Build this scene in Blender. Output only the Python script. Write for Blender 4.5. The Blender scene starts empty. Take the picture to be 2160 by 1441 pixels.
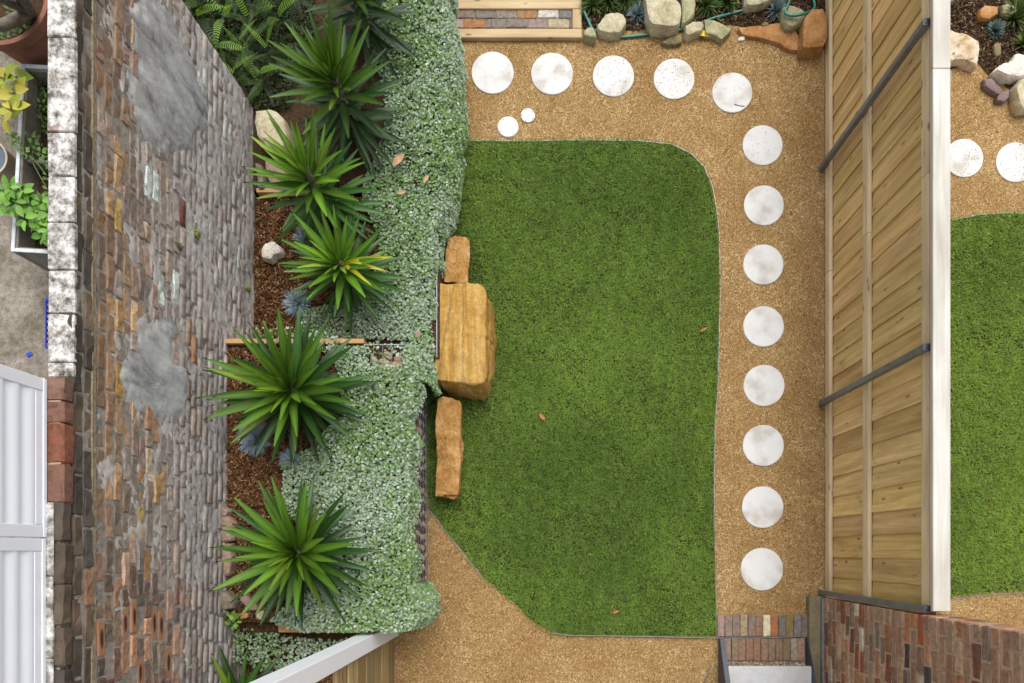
import bpy, bmesh, math, random
import numpy as np
from mathutils import Vector, Matrix, noise

R = math.radians
rnd = random.Random(7)
rng = np.random.default_rng(11)
scene = bpy.context.scene
COL = scene.collection

# ------------------------------------------------------------------ camera, sky, sun, exposure
H, F, NX, NY = 6.5, 1365.0, 1157.0, 1160.0        # eye height (m), focal length and foot point in photo pixels
cam_d = bpy.data.cameras.new('camera')
cam = bpy.data.objects.new('camera', cam_d); COL.objects.link(cam)
cam.location = (0, 0, H)
cam_d.sensor_width = 36; cam_d.lens = 36 * F / 2160
cam_d.shift_x = (1080 - NX) / 2160; cam_d.shift_y = (NY - 720.5) / 2160
cam_d.clip_start = 0.05; cam_d.clip_end = 200
scene.camera = cam

SUN_EL, SUN_AZ = R(62), R(20)                     # high soft light from the top of the picture
w = bpy.data.worlds.new('World'); scene.world = w; w.use_nodes = True
nt = w.node_tree; bg = nt.nodes['Background']
sky = nt.nodes.new('ShaderNodeTexSky'); sky.sky_type = 'NISHITA'; sky.sun_disc = False
sky.sun_elevation = SUN_EL; sky.sun_rotation = SUN_AZ
sky.air_density = 1.0; sky.dust_density = 4.0; sky.ozone_density = 1.0
hs = nt.nodes.new('ShaderNodeHueSaturation'); hs.inputs['Saturation'].default_value = 0.28
nt.links.new(sky.outputs[0], hs.inputs['Color']); nt.links.new(hs.outputs[0], bg.inputs['Color'])
bg.inputs['Strength'].default_value = 0.15
sun_d = bpy.data.lights.new('sun', 'SUN'); sun_d.energy = 0.8; sun_d.angle = R(40); sun_d.color = (1, 0.965, 0.91)
sun = bpy.data.objects.new('sun', sun_d); COL.objects.link(sun)
sd = Vector((math.sin(SUN_AZ) * math.cos(SUN_EL), math.cos(SUN_AZ) * math.cos(SUN_EL), math.sin(SUN_EL)))
sun.rotation_euler = sd.to_track_quat('Z', 'Y').to_euler(); sun.location = (0, 3, 12)
vs = scene.view_settings
vs.view_transform = 'Standard'; vs.look = 'None'; vs.gamma = 1; vs.use_curve_mapping = False
vs.exposure = 0.75

# ------------------------------------------------------------------ helpers
def P(px, py, z=0.0):
    k = (H - z) / F
    return Vector(((px - NX) * k, (NY - py) * k, z))
def PX(X, Y, z):
    k = F / (H - z)
    return (NX + X * k, NY - Y * k)

WORLD = {}
def wo(o):
    return WORLD.get(o.name, Vector((0, 0, 0))) if o else Vector((0, 0, 0))
def tag(o, label=None, cat=None, group=None, kind=None):
    if label: o['label'] = label
    if cat: o['category'] = cat
    if group: o['group'] = group
    if kind: o['kind'] = kind
    return o
def empty(name, loc, label, cat, group=None):
    o = bpy.data.objects.new(name, None); COL.objects.link(o)
    o.location = loc; o.empty_display_size = 0.1
    WORLD[o.name] = Vector(loc)
    return tag(o, label, cat, group)
def place(name, me, loc, parent=None, rot=None, scale=None, color=None, mat=None):
    o = bpy.data.objects.new(name, me); COL.objects.link(o)
    loc = Vector(loc); WORLD[o.name] = loc
    o.location = loc - wo(parent)
    if parent: o.parent = parent
    if rot is not None: o.rotation_euler = rot
    if scale is not None: o.scale = scale
    if color is not None: o.color = (color[0], color[1], color[2], 1)
    if mat is not None and len(me.materials) == 0: me.materials.append(mat)
    return o
def mesh_np(name, co, tris, cols=None, mat=None, smooth=False):
    me = bpy.data.meshes.new(name)
    co = np.asarray(co, np.float32); tris = np.asarray(tris, np.int32)
    me.vertices.add(len(co)); me.vertices.foreach_set('co', co.ravel())
    me.loops.add(tris.size); me.loops.foreach_set('vertex_index', tris.ravel())
    me.polygons.add(len(tris))
    me.polygons.foreach_set('loop_start', np.arange(0, tris.size, 3, dtype=np.int32))
    me.polygons.foreach_set('loop_total', np.full(len(tris), 3, np.int32))
    if smooth: me.polygons.foreach_set('use_smooth', np.ones(len(tris), bool))
    me.update(calc_edges=True)
    if cols is not None:
        a = me.attributes.new('col', 'FLOAT_COLOR', 'POINT')
        c = np.ones((len(co), 4), np.float32); c[:, :3] = cols
        a.data.foreach_set('color', c.ravel())
    if mat: me.materials.append(mat)
    return me
def scatter(pv, pf, M, T, C):
    """copies of a small prototype: M (n,3,3), T (n,3), C (n,3) -> coords, tris, colours"""
    pv = np.asarray(pv, np.float32); pf = np.asarray(pf, np.int32)
    n, k = len(T), len(pv)
    co = np.einsum('nij,kj->nki', M, pv) + T[:, None, :]
    tr = pf[None] + (np.arange(n) * k)[:, None, None]
    return co.reshape(-1, 3), tr.reshape(-1, 3), np.repeat(C, k, 0)
def whole(name, co, tr, cols, mat, smooth=False, parent=None):
    """link a world-space mesh with its origin at its own base centre"""
    co = np.asarray(co, float)
    c = np.array([(co[:, 0].min() + co[:, 0].max()) / 2, (co[:, 1].min() + co[:, 1].max()) / 2, co[:, 2].min()])
    return place(name, mesh_np(name, co - c, tr, cols, mat, smooth), c, parent)
def rebase(name, bm, mat, parent=None, smooth=False):
    xs = [v.co.x for v in bm.verts]; ys = [v.co.y for v in bm.verts]; zs = [v.co.z for v in bm.verts]
    c = Vector(((min(xs) + max(xs)) / 2, (min(ys) + max(ys)) / 2, min(zs)))
    for v in bm.verts: v.co -= c
    bmesh.ops.recalc_face_normals(bm, faces=bm.faces[:])
    me = bpy.data.meshes.new(name); bm.to_mesh(me); bm.free()
    if smooth: me.polygons.foreach_set('use_smooth', np.ones(len(me.polygons), bool))
    if mat: me.materials.append(mat)
    return place(name, me, c, parent)
def box_bm(x0, x1, y0, y1, z0, z1, bevel=0.0, jit=0.0):
    bm = bmesh.new(); bmesh.ops.create_cube(bm, size=1)
    for v in bm.verts:
        v.co = Vector((x0 + (v.co.x + .5) * (x1 - x0), y0 + (v.co.y + .5) * (y1 - y0), z0 + (v.co.z + .5) * (z1 - z0)))
        if jit: v.co += Vector((rnd.uniform(-jit, jit), rnd.uniform(-jit, jit), rnd.uniform(-jit, jit)))
    if bevel: bmesh.ops.bevel(bm, geom=bm.edges[:], offset=bevel, segments=1, affect='EDGES', profile=.5)
    return bm
def box(name, x0, x1, y0, y1, z0, z1, mat, parent=None, bevel=0.004, jit=0.0):
    return rebase(name, box_bm(x0, x1, y0, y1, z0, z1, bevel, jit), mat, parent)
def fbm(x, y, s, seed=0):
    r = np.random.default_rng(seed); out = np.zeros_like(x, dtype=float); amp = 1.0; tot = 0
    for o in range(4):
        for k in range(3):
            a = r.uniform(0, 6.28); f = s * (2 ** o) * r.uniform(.7, 1.3)
            out += amp * np.sin(f * (x * math.cos(a) + y * math.sin(a)) + r.uniform(0, 6.28)
                                + 1.3 * np.sin(f * .6 * (y * math.cos(a) - x * math.sin(a)) + r.uniform(0, 6.28)))
            tot += amp
        amp *= .6
    return out / tot * 1.8
def inpoly(x, y, poly):
    x = np.asarray(x); y = np.asarray(y); inside = np.zeros(len(x), bool); n = len(poly)
    for i in range(n):
        x0, y0 = poly[i]; x1, y1 = poly[(i + 1) % n]
        c = ((y0 > y) != (y1 > y)) & (x < (x1 - x0) * (y - y0) / (y1 - y0 + 1e-12) + x0)
        inside ^= c
    return inside
def rot_to(n, spin):
    """matrices (n,3,3) with local Z along n, spun about it"""
    n = n / np.linalg.norm(n, axis=1, keepdims=True)
    a = np.where(np.abs(n[:, 2:3]) < .9, np.array([[0, 0, 1.]]), np.array([[1., 0, 0]]))
    t = np.cross(a, n); t /= np.linalg.norm(t, axis=1, keepdims=True); b = np.cross(n, t)
    c, s = np.cos(spin)[:, None], np.sin(spin)[:, None]
    u = t * c + b * s; v = -t * s + b * c
    return np.stack([u, v, n], axis=2)
def sample_poly(poly, n, r=rng):
    xs = [p[0] for p in poly]; ys = [p[1] for p in poly]
    X = np.zeros(0); Y = np.zeros(0)
    while len(X) < n:
        x = r.uniform(min(xs), max(xs), n * 2); y = r.uniform(min(ys), max(ys), n * 2)
        k = inpoly(x, y, poly); X = np.append(X, x[k]); Y = np.append(Y, y[k])
    return X[:n], Y[:n]
def area(poly):
    return abs(sum(poly[i][0] * poly[(i + 1) % len(poly)][1] - poly[(i + 1) % len(poly)][0] * poly[i][1] for i in range(len(poly)))) / 2
def pick(cols, n, jitter=.12, p=None, r=rng):
    c = np.array(cols)[r.choice(len(cols), n, p=p)]
    return np.clip(c * (1 + r.uniform(-jitter, jitter, (n, 1))), 0, 1)

# ------------------------------------------------------------------ materials
class NT:
    def __init__(s, name, rough=.8, spec=.3):
        s.m = bpy.data.materials.new(name); s.m.use_nodes = True
        s.t = s.m.node_tree; s.b = s.t.nodes['Principled BSDF']
        s.b.inputs['Roughness'].default_value = rough
        s.b.inputs['Specular IOR Level'].default_value = spec
    def n(s, kind, **kw):
        o = s.t.nodes.new('ShaderNode' + kind)
        for k, v in kw.items():
            if k in o.inputs: o.inputs[k].default_value = v
            else: setattr(o, k, v)
        return o
    def l(s, a, b): s.t.links.new(a, b)
    def coord(s, which='Object', scale=(1, 1, 1), randomise=False):
        tc = s.n('TexCoord'); mp = s.n('Mapping'); mp.inputs['Scale'].default_value = scale
        s.l(tc.outputs[which], mp.inputs['Vector'])
        if randomise:
            oi = s.n('ObjectInfo'); mu = s.n('Math', operation='MULTIPLY'); mu.inputs[1].default_value = 37.0
            s.l(oi.outputs['Random'], mu.inputs[0]); s.l(mu.outputs[0], mp.inputs['Location'])
        return mp.outputs[0]
    def noise(s, vec, scale, detail=5, rough=.6, dist=0.0):
        o = s.n('TexNoise'); o.inputs['Scale'].default_value = scale; o.inputs['Detail'].default_value = detail
        o.inputs['Roughness'].default_value = rough; o.inputs['Distortion'].default_value = dist
        if vec: s.l(vec, o.inputs['Vector'])
        return o.outputs['Fac']
    def voro(s, vec, scale, feature='F1', out='Distance'):
        o = s.n('TexVoronoi'); o.feature = feature; o.inputs['Scale'].default_value = scale
        if vec: s.l(vec, o.inputs['Vector'])
        return o.outputs[out]
    def ramp(s, fac, stops, interp='LINEAR'):
        o = s.n('ValToRGB'); cr = o.color_ramp; cr.interpolation = interp
        while len(cr.elements) < len(stops): cr.elements.new(.5)
        for e, (p, c) in zip(cr.elements, stops):
            e.position = p; e.color = (c, c, c, 1) if isinstance(c, (int, float)) else (c[0], c[1], c[2], 1)
        s.l(fac, o.inputs['Fac']); return o.outputs['Color']
    def mix(s, fac, a, b, blend='MIX'):
        o = s.n('MixRGB'); o.blend_type = blend
        for sock, v in ((o.inputs['Fac'], fac), (o.inputs['Color1'], a), (o.inputs['Color2'], b)):
            if isinstance(v, (int, float)): sock.default_value = v if sock.name == 'Fac' else (v, v, v, 1)
            elif isinstance(v, tuple): sock.default_value = (v[0], v[1], v[2], 1)
            else: s.l(v, sock)
        return o.outputs['Color']
    def bump(s, h, strength=.5, dist=.01):
        o = s.n('Bump'); o.inputs['Strength'].default_value = strength; o.inputs['Distance'].default_value = dist
        s.l(h, o.inputs['Height']); s.l(o.outputs[0], s.b.inputs['Normal'])
    def col(s, c):
        if isinstance(c, tuple): s.b.inputs['Base Color'].default_value = (c[0], c[1], c[2], 1)
        else: s.l(c, s.b.inputs['Base Color'])
        return s.m
    def attr(s, name='col'):
        o = s.n('Attribute'); o.attribute_name = name; return o.outputs['Color']
    def objcol(s): return s.n('ObjectInfo').outputs['Color']
    def pos(s): return s.n('NewGeometry').outputs['Position']

def m_gravel():
    t = NT('decomposed_granite', .9, .15); p = t.pos()
    v = t.voro(p, 95, out='Color'); bw = t.n('RGBToBW'); t.l(v, bw.inputs[0])
    g = t.ramp(bw.outputs[0], [(.12, (.115, .064, .024)), (.35, (.255, .158, .060)), (.6, (.325, .210, .084)), (.85, (.52, .39, .22))])
    big = t.ramp(t.noise(p, 1.6, 4, .6), [(.32, (.78, .70, .58)), (.66, (1.16, 1.17, 1.18))])
    c = t.mix(1, g, big, 'MULTIPLY')
    fine = t.ramp(t.noise(p, 9, 5, .7), [(.38, 0), (.62, 1)])
    c = t.mix(fine, c, t.mix(.62, c, (.255, .152, .056)))
    t.bump(t.voro(p, 95), .7, .007)
    return t.col(c)
def m_soil(name='dark_soil', a=(.035, .022, .013), b=(.10, .06, .032), s=40):
    t = NT(name, .95, .1); p = t.pos()
    c = t.ramp(t.noise(p, s, 6, .7), [(.35, a), (.7, b)])
    t.bump(t.noise(p, s * 1.5, 5, .7), .8, .02)
    return t.col(c)
def m_attr(name, rough=.7, spec=.2, trans=0.0):
    t = NT(name, rough, spec); c = t.attr()
    t.col(c)
    if trans:
        tr = t.n('BsdfTranslucent'); t.l(c, tr.inputs['Color']); mx = t.n('MixShader'); mx.inputs[0].default_value = trans
        out = t.t.nodes['Material Output']
        t.l(t.b.outputs[0], mx.inputs[1]); t.l(tr.outputs[0], mx.inputs[2]); t.l(mx.outputs[0], out.inputs['Surface'])
    return t.m
def m_wood(name, dark, light, axis, knots=True, rough=.75, stain=None, tint=False):
    t = NT(name, rough, .25)
    sc = [22, 22, 22]; sc[axis] = 1.1
    v = t.coord('Object', tuple(sc), True)
    n1 = t.noise(v, 1.0, 6, .65, .6)
    c = t.ramp(n1, [(.28, dark), (.55, tuple((a + b) / 2 for a, b in zip(dark, light))), (.75, light)])
    sc2 = [3, 3, 3]; sc2[axis] = .8
    v2 = t.coord('Object', tuple(sc2), True)
    c = t.mix(1, c, t.ramp(t.noise(v2, 1.5, 3), [(.3, (.78, .75, .70)), (.7, (1.1, 1.1, 1.1))]), 'MULTIPLY')
    if knots:
        sc3 = [9, 9, 9]; sc3[axis] = 3.0
        k = t.voro(t.coord('Object', tuple(sc3), True), 1.0)
        c = t.mix(t.ramp(k, [(.05, .85), (.13, 0)]), c, tuple(x * .35 for x in dark))
    if stain:
        sc4 = [5, 5, 5]; sc4[axis] = 1.2
        s4 = t.noise(t.coord('Object', tuple(sc4), True), 1.3, 5, .7)
        c = t.mix(t.ramp(s4, [(.62, 0), (.75, .7)]), c, stain)
    if tint: c = t.mix(1, c, t.objcol(), 'MULTIPLY')
    t.bump(n1, .25, .004)
    return t.col(c)
def m_brick(name, use_attr=False, wash=True):
    t = NT(name, .88, .15); p = t.pos()
    base = t.attr() if use_attr else t.objcol()
    c = t.mix(1, base, t.ramp(t.noise(p, 28, 6, .7), [(.3, (.55, .52, .50)), (.55, (1, 1, 1)), (.8, (1.35, 1.3, 1.25))]), 'MULTIPLY')
    c = t.mix(t.ramp(t.noise(p, 11, 5, .7), [(.55, 0), (.72, .55)]), c, (.10, .075, .055))
    if wash:                                           # smeared grey mortar, thicker low on the wall, and black mould near the top
        sx = t.n('SeparateXYZ'); t.l(p, sx.inputs[0])
        mp = t.n('MapRange'); mp.inputs[1].default_value = 2.25; mp.inputs[2].default_value = .9
        mp.inputs[3].default_value = -.22; mp.inputs[4].default_value = .16; t.l(sx.outputs['Z'], mp.inputs[0])
        ad = t.n('Math', operation='ADD'); t.l(t.noise(p, 5.5, 7, .72), ad.inputs[0]); t.l(mp.outputs[0], ad.inputs[1])
        c = t.mix(t.ramp(ad.outputs[0], [(.45, 0), (.68, .75)]), c, (.47, .44, .415))
        mo = t.n('MapRange'); mo.inputs[1].default_value = 2.3; mo.inputs[2].default_value = 2.72
        mo.inputs[3].default_value = -.25; mo.inputs[4].default_value = .10; t.l(sx.outputs['Z'], mo.inputs[0])
        a2 = t.n('Math', operation='ADD'); t.l(t.noise(p, 7, 6, .7), a2.inputs[0]); t.l(mo.outputs[0], a2.inputs[1])
        c = t.mix(t.ramp(a2.outputs[0], [(.42, 0), (.66, .6)]), c, (.04, .035, .029))
        c = t.mix(t.ramp(t.noise(p, 60, 4, .7), [(.66, 0), (.74, .7)]), c, (.55, .53, .5))
    t.bump(t.noise(p, 70, 6, .7), .5, .006)
    return t.col(c)
def m_stone(name, a, b, c3, s=8, streak=None, spots=None, rough=.85, seam=None):
    t = NT(name, rough, .2)
    v = t.coord('Object', streak or (1, 1, 1), True)
    n1 = t.noise(v, s, 6, .65, .4)
    c = t.ramp(n1, [(.3, a), (.52, b), (.75, c3)])
    c = t.mix(1, c, t.ramp(t.noise(t.coord('Object', (1, 1, 1), True), s * 5, 6, .7), [(.3, .68), (.7, 1.15)]), 'MULTIPLY')
    if spots:
        c = t.mix(t.ramp(t.noise(t.coord('Object', (1, 1, 1), True), s * 1.7, 6, .7), [(.57, 0), (.66, .85)]), c, spots)
    t.bump(t.noise(t.coord('Object', (1, 1, 1), True), s * 6, 6, .7), .55, .012)
    if seam:
        ve = t.n('TexVoronoi'); ve.feature = 'DISTANCE_TO_EDGE'; ve.inputs['Scale'].default_value = 1.0
        nz = t.n('TexNoise'); nz.inputs['Scale'].default_value = 9; mxv = t.mix(.06, t.coord('Object', seam, False), nz.outputs['Color']); t.l(mxv, ve.inputs['Vector'])
        c = t.mix(t.ramp(ve.outputs['Distance'], [(.0, .55), (.014, 0)]), c, (.16, .09, .05))
        sp = t.noise(t.coord('Object', (1, 1, 1), True), 26, 4, .6)
        c = t.mix(t.ramp(sp, [(.66, 0), (.72, .5)]), c, (.62, .52, .38))
        t.bump(t.noise(t.coord('Object', (1, 1, 1), True), 18, 8, .75), 1.0, .03)
    return t.col(c)
def m_plain(name, c, rough=.5, spec=.4, metal=0.0, var=.12, s=12):
    t = NT(name, rough, spec); t.b.inputs['Metallic'].default_value = metal
    f = t.noise(t.coord('Object'), s, 5, .6)
    return t.col(t.ramp(f, [(.3, tuple(x * (1 - var) for x in c)), (.7, tuple(min(1, x * (1 + var)) for x in c))]))

M = {}
M['gravel'] = m_gravel()
M['soil'] = m_soil()
M['bed'] = m_soil('bed_soil', (.03, .018, .010), (.12, .062, .028), 30)
M['thatch'] = m_soil('lawn_thatch', (.022, .030, .008), (.06, .065, .018), 45)
M['grass'] = m_attr('grass_blades', .55, .25, .25)
M['leafcol'] = m_attr('small_leaves', .6, .25, .15)
M['grit'] = m_attr('grit_colour', .85, .2)
M['chips'] = m_attr('mulch_chip', .85, .15)
M['paling'] = m_wood('treated_pine_paling', (.52, .33, .115), (.90, .66, .33), 2, True, .7, (.10, .065, .028), True)
M['rail'] = m_wood('pine_rail', (.56, .43, .25), (.78, .64, .43), 1, True, .75)
M['sleeper_x'] = m_wood('pine_sleeper_across', (.40, .29, .155), (.58, .45, .27), 0, True, .8)
M['sleeper_y'] = m_wood('pine_sleeper_along', (.40, .29, .155), (.58, .45, .27), 1, True, .8)
M['bed_board'] = m_wood('pine_bed_board', (.38, .22, .085), (.60, .40, .19), 0, True, .8)
M['screen_board'] = m_wood('weathered_fence_board', (.20, .14, .06), (.46, .35, .18), 1, True, .8, None, True)
M['white_wood'] = m_wood('white_painted_pine', (.44, .42, .375), (.64, .62, .575), 1, False, .6)
M['steel'] = m_plain('galvanised_steel', (.20, .215, .225), .45, .5, .6, .22, 9)
M['cap'] = m_plain('plastic_cap', (.035, .038, .055), .4, .5)
M['dark_steel'] = m_plain('charcoal_steel', (.055, .062, .078), .5, .4, .1, .15, 8)
M['edging'] = m_plain('lawn_edging_steel', (.24, .245, .25), .5, .5, .5, .25, 20)
M['white_metal'] = m_plain('white_powder_coat', (.74, .77, .82), .4, .45, 0, .015, 4)
M['brick'] = m_brick('old_brick')
M['brick_mass'] = m_brick('old_brick_joined', True)
M['brick_plain'] = m_brick('tumbled_brick', False, False)
def m_mortar(name, a, b, wash=False):
    t = NT(name, .95, .1); p = t.pos()
    c = t.ramp(t.noise(p, 25, 7, .75), [(.3, a), (.7, b)])
    if wash: c = t.mix(t.ramp(t.noise(p, 4, 6, .7), [(.5, 0), (.7, .7)]), c, (.05, .043, .035))
    t.bump(t.noise(p, 55, 6, .75), .9, .012)
    return t.col(c)
M['mortar'] = m_mortar('old_grey_mortar', (.20, .18, .155), (.42, .39, .35), True)
M['mortar_new'] = m_mortar('pale_mortar', (.38, .28, .18), (.58, .45, .32))
M['sandy_mortar'] = m_mortar('sandy_lime_mortar', (.14, .11, .07), (.42, .35, .24))
def m_render():
    t = NT('cement_render', .85, .2); p = t.pos()
    mp = t.n('Mapping'); mp.inputs['Scale'].default_value = (1, 1.6, .8); t.l(p, mp.inputs[0])
    c = t.ramp(t.noise(mp.outputs[0], 3.4, 7, .68, .5), [(.34, (.14, .138, .135)), (.5, (.33, .33, .325)), (.68, (.52, .52, .51))])
    c = t.mix(t.ramp(t.noise(p, 22, 5, .7), [(.45, 0), (.75, .45)]), c, (.42, .42, .41))
    t.bump(t.noise(p, 30, 6, .7), .5, .01)
    return t.col(c)
M['render'] = m_render()
def m_smear():
    t = NT('smeared_mortar', .92, .12); p = t.pos()
    c = t.ramp(t.noise(p, 9, 7, .72), [(.30, (.24, .215, .19)), (.48, (.43, .40, .375)), (.70, (.60, .57, .54))])
    c = t.mix(t.ramp(t.noise(p, 40, 6, .75), [(.54, 0), (.72, .55)]), c, (.17, .15, .12))
    t.bump(t.noise(p, 60, 6, .75), .7, .01)
    return t.col(c)
M['smear'] = m_smear()
def m_whitewash():
    t = NT('flaking_whitewash', .9, .15); p = t.pos()
    c = t.ramp(t.noise(p, 14, 7, .78), [(.38, (.075, .065, .055)), (.49, (.32, .30, .27)), (.60, (.66, .65, .62))])
    c = t.mix(t.ramp(t.noise(p, 6, 5, .7), [(.60, 0), (.72, .75)]), c, (.28, .16, .11))
    t.bump(t.noise(p, 60, 5, .7), .5, .008)
    return t.col(c)
M['whitewash'] = m_whitewash()
def m_disc():
    t = NT('cream_concrete_paver', .8, .2); p = t.pos()
    c = t.ramp(t.noise(p, 4.5, 4, .5), [(.44, (.62, .617, .60)), (.56, (.56, .55, .525)), (.66, (.46, .435, .39))])
    c = t.mix(t.ramp(t.noise(p, 55, 5, .7), [(.60, 0), (.78, .35)]), c, (.42, .36, .28))
    t.bump(t.noise(p, 90, 4, .6), .25, .003)
    return t.col(c)
M['disc'] = m_disc()
M['pvc'] = m_plain('white_pvc_lid', (.64, .64, .63), .45, .4, 0, .03)
def m_concrete(name, a, b, stain, s=5):
    t = NT(name, .92, .15); p = t.pos()
    c = t.ramp(t.noise(p, s * 5, 7, .75), [(.3, a), (.7, b)])
    c = t.mix(t.ramp(t.noise(p, s * .7, 5, .65), [(.45, 0), (.68, .65)]), c, stain)
    t.bump(t.noise(p, s * 14, 6, .75), .5, .008)
    return t.col(c)
M['yard'] = m_concrete('stained_concrete', (.10, .083, .06), (.38, .34, .285), (.085, .066, .036))
M['slab'] = m_concrete('smooth_concrete', (.42, .425, .43), (.54, .545, .55), (.40, .37, .32), 3)
M['trough'] = m_concrete('mossy_concrete', (.16, .145, .11), (.30, .285, .24), (.11, .085, .055), 6)
M['trough_rim'] = m_plain('pale_rim', (.56, .59, .62), .7, .3, 0, .25, 14)
M['plinth'] = m_concrete('mossy_plinth', (.15, .125, .07), (.26, .215, .13), (.12, .10, .05), 6)
M['terracotta'] = m_plain('terracotta', (.235, .105, .068), .8, .2, 0, .2, 9)
M['bark'] = m_stone('grey_bark', (.10, .085, .065), (.20, .17, .13), (.30, .26, .21), 14)
M['sandstone'] = m_stone('banded_sandstone', (.33, .165, .045), (.53, .31, .075), (.66, .46, .19), 3.4, (5, .35, 1.6), seam=(2.2, .30, .8))
M['sandstone_rough'] = m_stone('rough_sandstone', (.30, .14, .042), (.49, .265, .08), (.62, .42, .21), 7, seam=(.4, .3, .4))
M['orange_rock'] = m_stone('orange_rock', (.28, .125, .04), (.42, .21, .075), (.50, .31, .15), 9)
M['cream_rock'] = m_stone('cream_rock', (.30, .255, .14), (.48, .43, .28), (.62, .56, .41), 7)
M['green_rock'] = m_stone('mossy_rock', (.21, .20, .105), (.36, .34, .20), (.47, .43, .27), 8)
M['olive_rock'] = m_stone('olive_rock', (.13, .105, .05), (.21, .175, .085), (.30, .25, .14), 9)
M['white_rock'] = m_stone('white_rock', (.60, .54, .43), (.76, .71, .61), (.86, .83, .76), 9)
M['speckled_rock'] = m_stone('speckled_rock', (.40, .27, .13), (.60, .47, .32), (.72, .65, .55), 8, None, (.03, .025, .022))
M['purple_rock'] = m_stone('purple_rock', (.16, .105, .105), (.23, .165, .165), (.31, .24, .23), 9)
M['pink_rock'] = m_stone('pink_rock', (.23, .145, .105), (.33, .23, .17), (.42, .32, .25), 7)
M['brown_rock'] = m_stone('brown_rock', (.13, .10, .07), (.24, .195, .14), (.36, .31, .245), 8)
M['cobble'] = m_stone('gabion_cobble', (.34, .23, .135), (.48, .36, .23), (.60, .50, .37), 10)
M['wire'] = m_plain('galvanised_wire', (.36, .39, .45), .45, .5, .5, .1)
M['hose'] = m_plain('green_hose', (.012, .17, .115), .3, .6, 0, .25, 6)
M['blue'] = m_plain('blue_plastic', (.02, .05, .42), .45, .4)
M['water'] = m_plain('still_water', (.10, .115, .16), .1, .6)
M['cream_glaze'] = m_plain('cream_glaze', (.45, .38, .27), .5, .4)
M['screw'] = m_plain('screw_head', (.16, .15, .14), .4, .5, .5)
M['dead_leaf'] = m_plain('dry_leaf', (.34, .14, .055), .7, .2, 0, .3, 20)
M['tan_leaf'] = m_plain('pale_dry_leaf', (.50, .30, .17), .7, .2, 0, .25, 20)
M['yellow_leaf'] = m_plain('yellow_leaf', (.72, .56, .03), .5, .3, 0, .12, 20)
def m_yucca():
    t = NT('yucca_leaf', .42, .35)
    base = t.objcol(); u = t.n('SeparateColor'); t.l(t.attr(), u.inputs[0])
    c = t.mix(t.ramp(u.outputs[0], [(.0, 1), (.75, 0)]), base, t.mix(1, base, (1.55, 1.35, 1.0), 'MULTIPLY'))
    c = t.mix(1, c, t.ramp(t.noise(t.coord('Object', (1.6, 26, 6), True), 1.6, 4), [(.3, (.70, .76, .72)), (.7, (1.2, 1.15, 1.1))]), 'MULTIPLY')
    c = t.mix(t.ramp(u.outputs[0], [(.9, 0), (1, .6)]), c, (.02, .05, .012))
    tr = t.n('BsdfTranslucent'); t.l(c, tr.inputs['Color']); mx = t.n('MixShader'); mx.inputs[0].default_value = .12
    t.col(c); t.l(t.b.outputs[0], mx.inputs[1]); t.l(tr.outputs[0], mx.inputs[2]); t.l(mx.outputs[0], t.t.nodes['Material Output'].inputs['Surface'])
    return t.m
M['yucca'] = m_yucca()
def m_leafobj(name, rough=.5):
    t = NT(name, rough, .35); c = t.mix(1, t.objcol(), t.ramp(t.noise(t.coord('Object', (1, 1, 1), True), 20, 4), [(.3, .8), (.7, 1.2)]), 'MULTIPLY')
    tr = t.n('BsdfTranslucent'); t.l(c, tr.inputs['Color']); mx = t.n('MixShader'); mx.inputs[0].default_value = .2
    t.col(c); t.l(t.b.outputs[0], mx.inputs[1]); t.l(tr.outputs[0], mx.inputs[2]); t.l(mx.outputs[0], t.t.nodes['Material Output'].inputs['Surface'])
    return t.m
M['leafobj'] = m_leafobj('broad_leaf')
def m_kiss():
    t = NT('flashed_brick', .85, .15)
    v = t.coord('Object', (0, 1 / .085, 1 / .024)); ln = t.n('VectorMath', operation='LENGTH'); t.l(v, ln.inputs[0])
    ad = t.n('Math', operation='ADD'); t.l(ln.outputs['Value'], ad.inputs[0])
    mu = t.n('Math', operation='MULTIPLY'); mu.inputs[1].default_value = .35; t.l(t.noise(t.coord('Object'), 30, 4), mu.inputs[0]); t.l(mu.outputs[0], ad.inputs[1])
    c = t.ramp(ad.outputs[0], [(.55, (.055, .035, .028)), (.80, (.09, .05, .035)), (.88, (.25, .07, .022)), (1.0, (.33, .17, .095))])
    t.bump(t.noise(t.pos(), 70, 6, .7), .5, .006)
    return t.col(c)
M['kiss'] = m_kiss()

# ------------------------------------------------------------------ the setting
def sheet(name, poly, z, mat, kind='structure', thick=0.0):
    bm = bmesh.new(); vs_ = [bm.verts.new((x, y, z)) for x, y in poly]; f = bm.faces.new(vs_)
    if f.normal.z < 0: f.normal_flip()
    if thick:
        e = bmesh.ops.extrude_face_region(bm, geom=[f])
        for v in e['geom']:
            if isinstance(v, bmesh.types.BMVert): v.co.z -= thick
    bmesh.ops.triangulate(bm, faces=bm.faces[:])
    o = rebase(name, bm, mat); o['kind'] = kind; return o
def px_poly(pts, z): return [tuple(P(x, y, z)[:2]) for x, y in pts]

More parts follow.
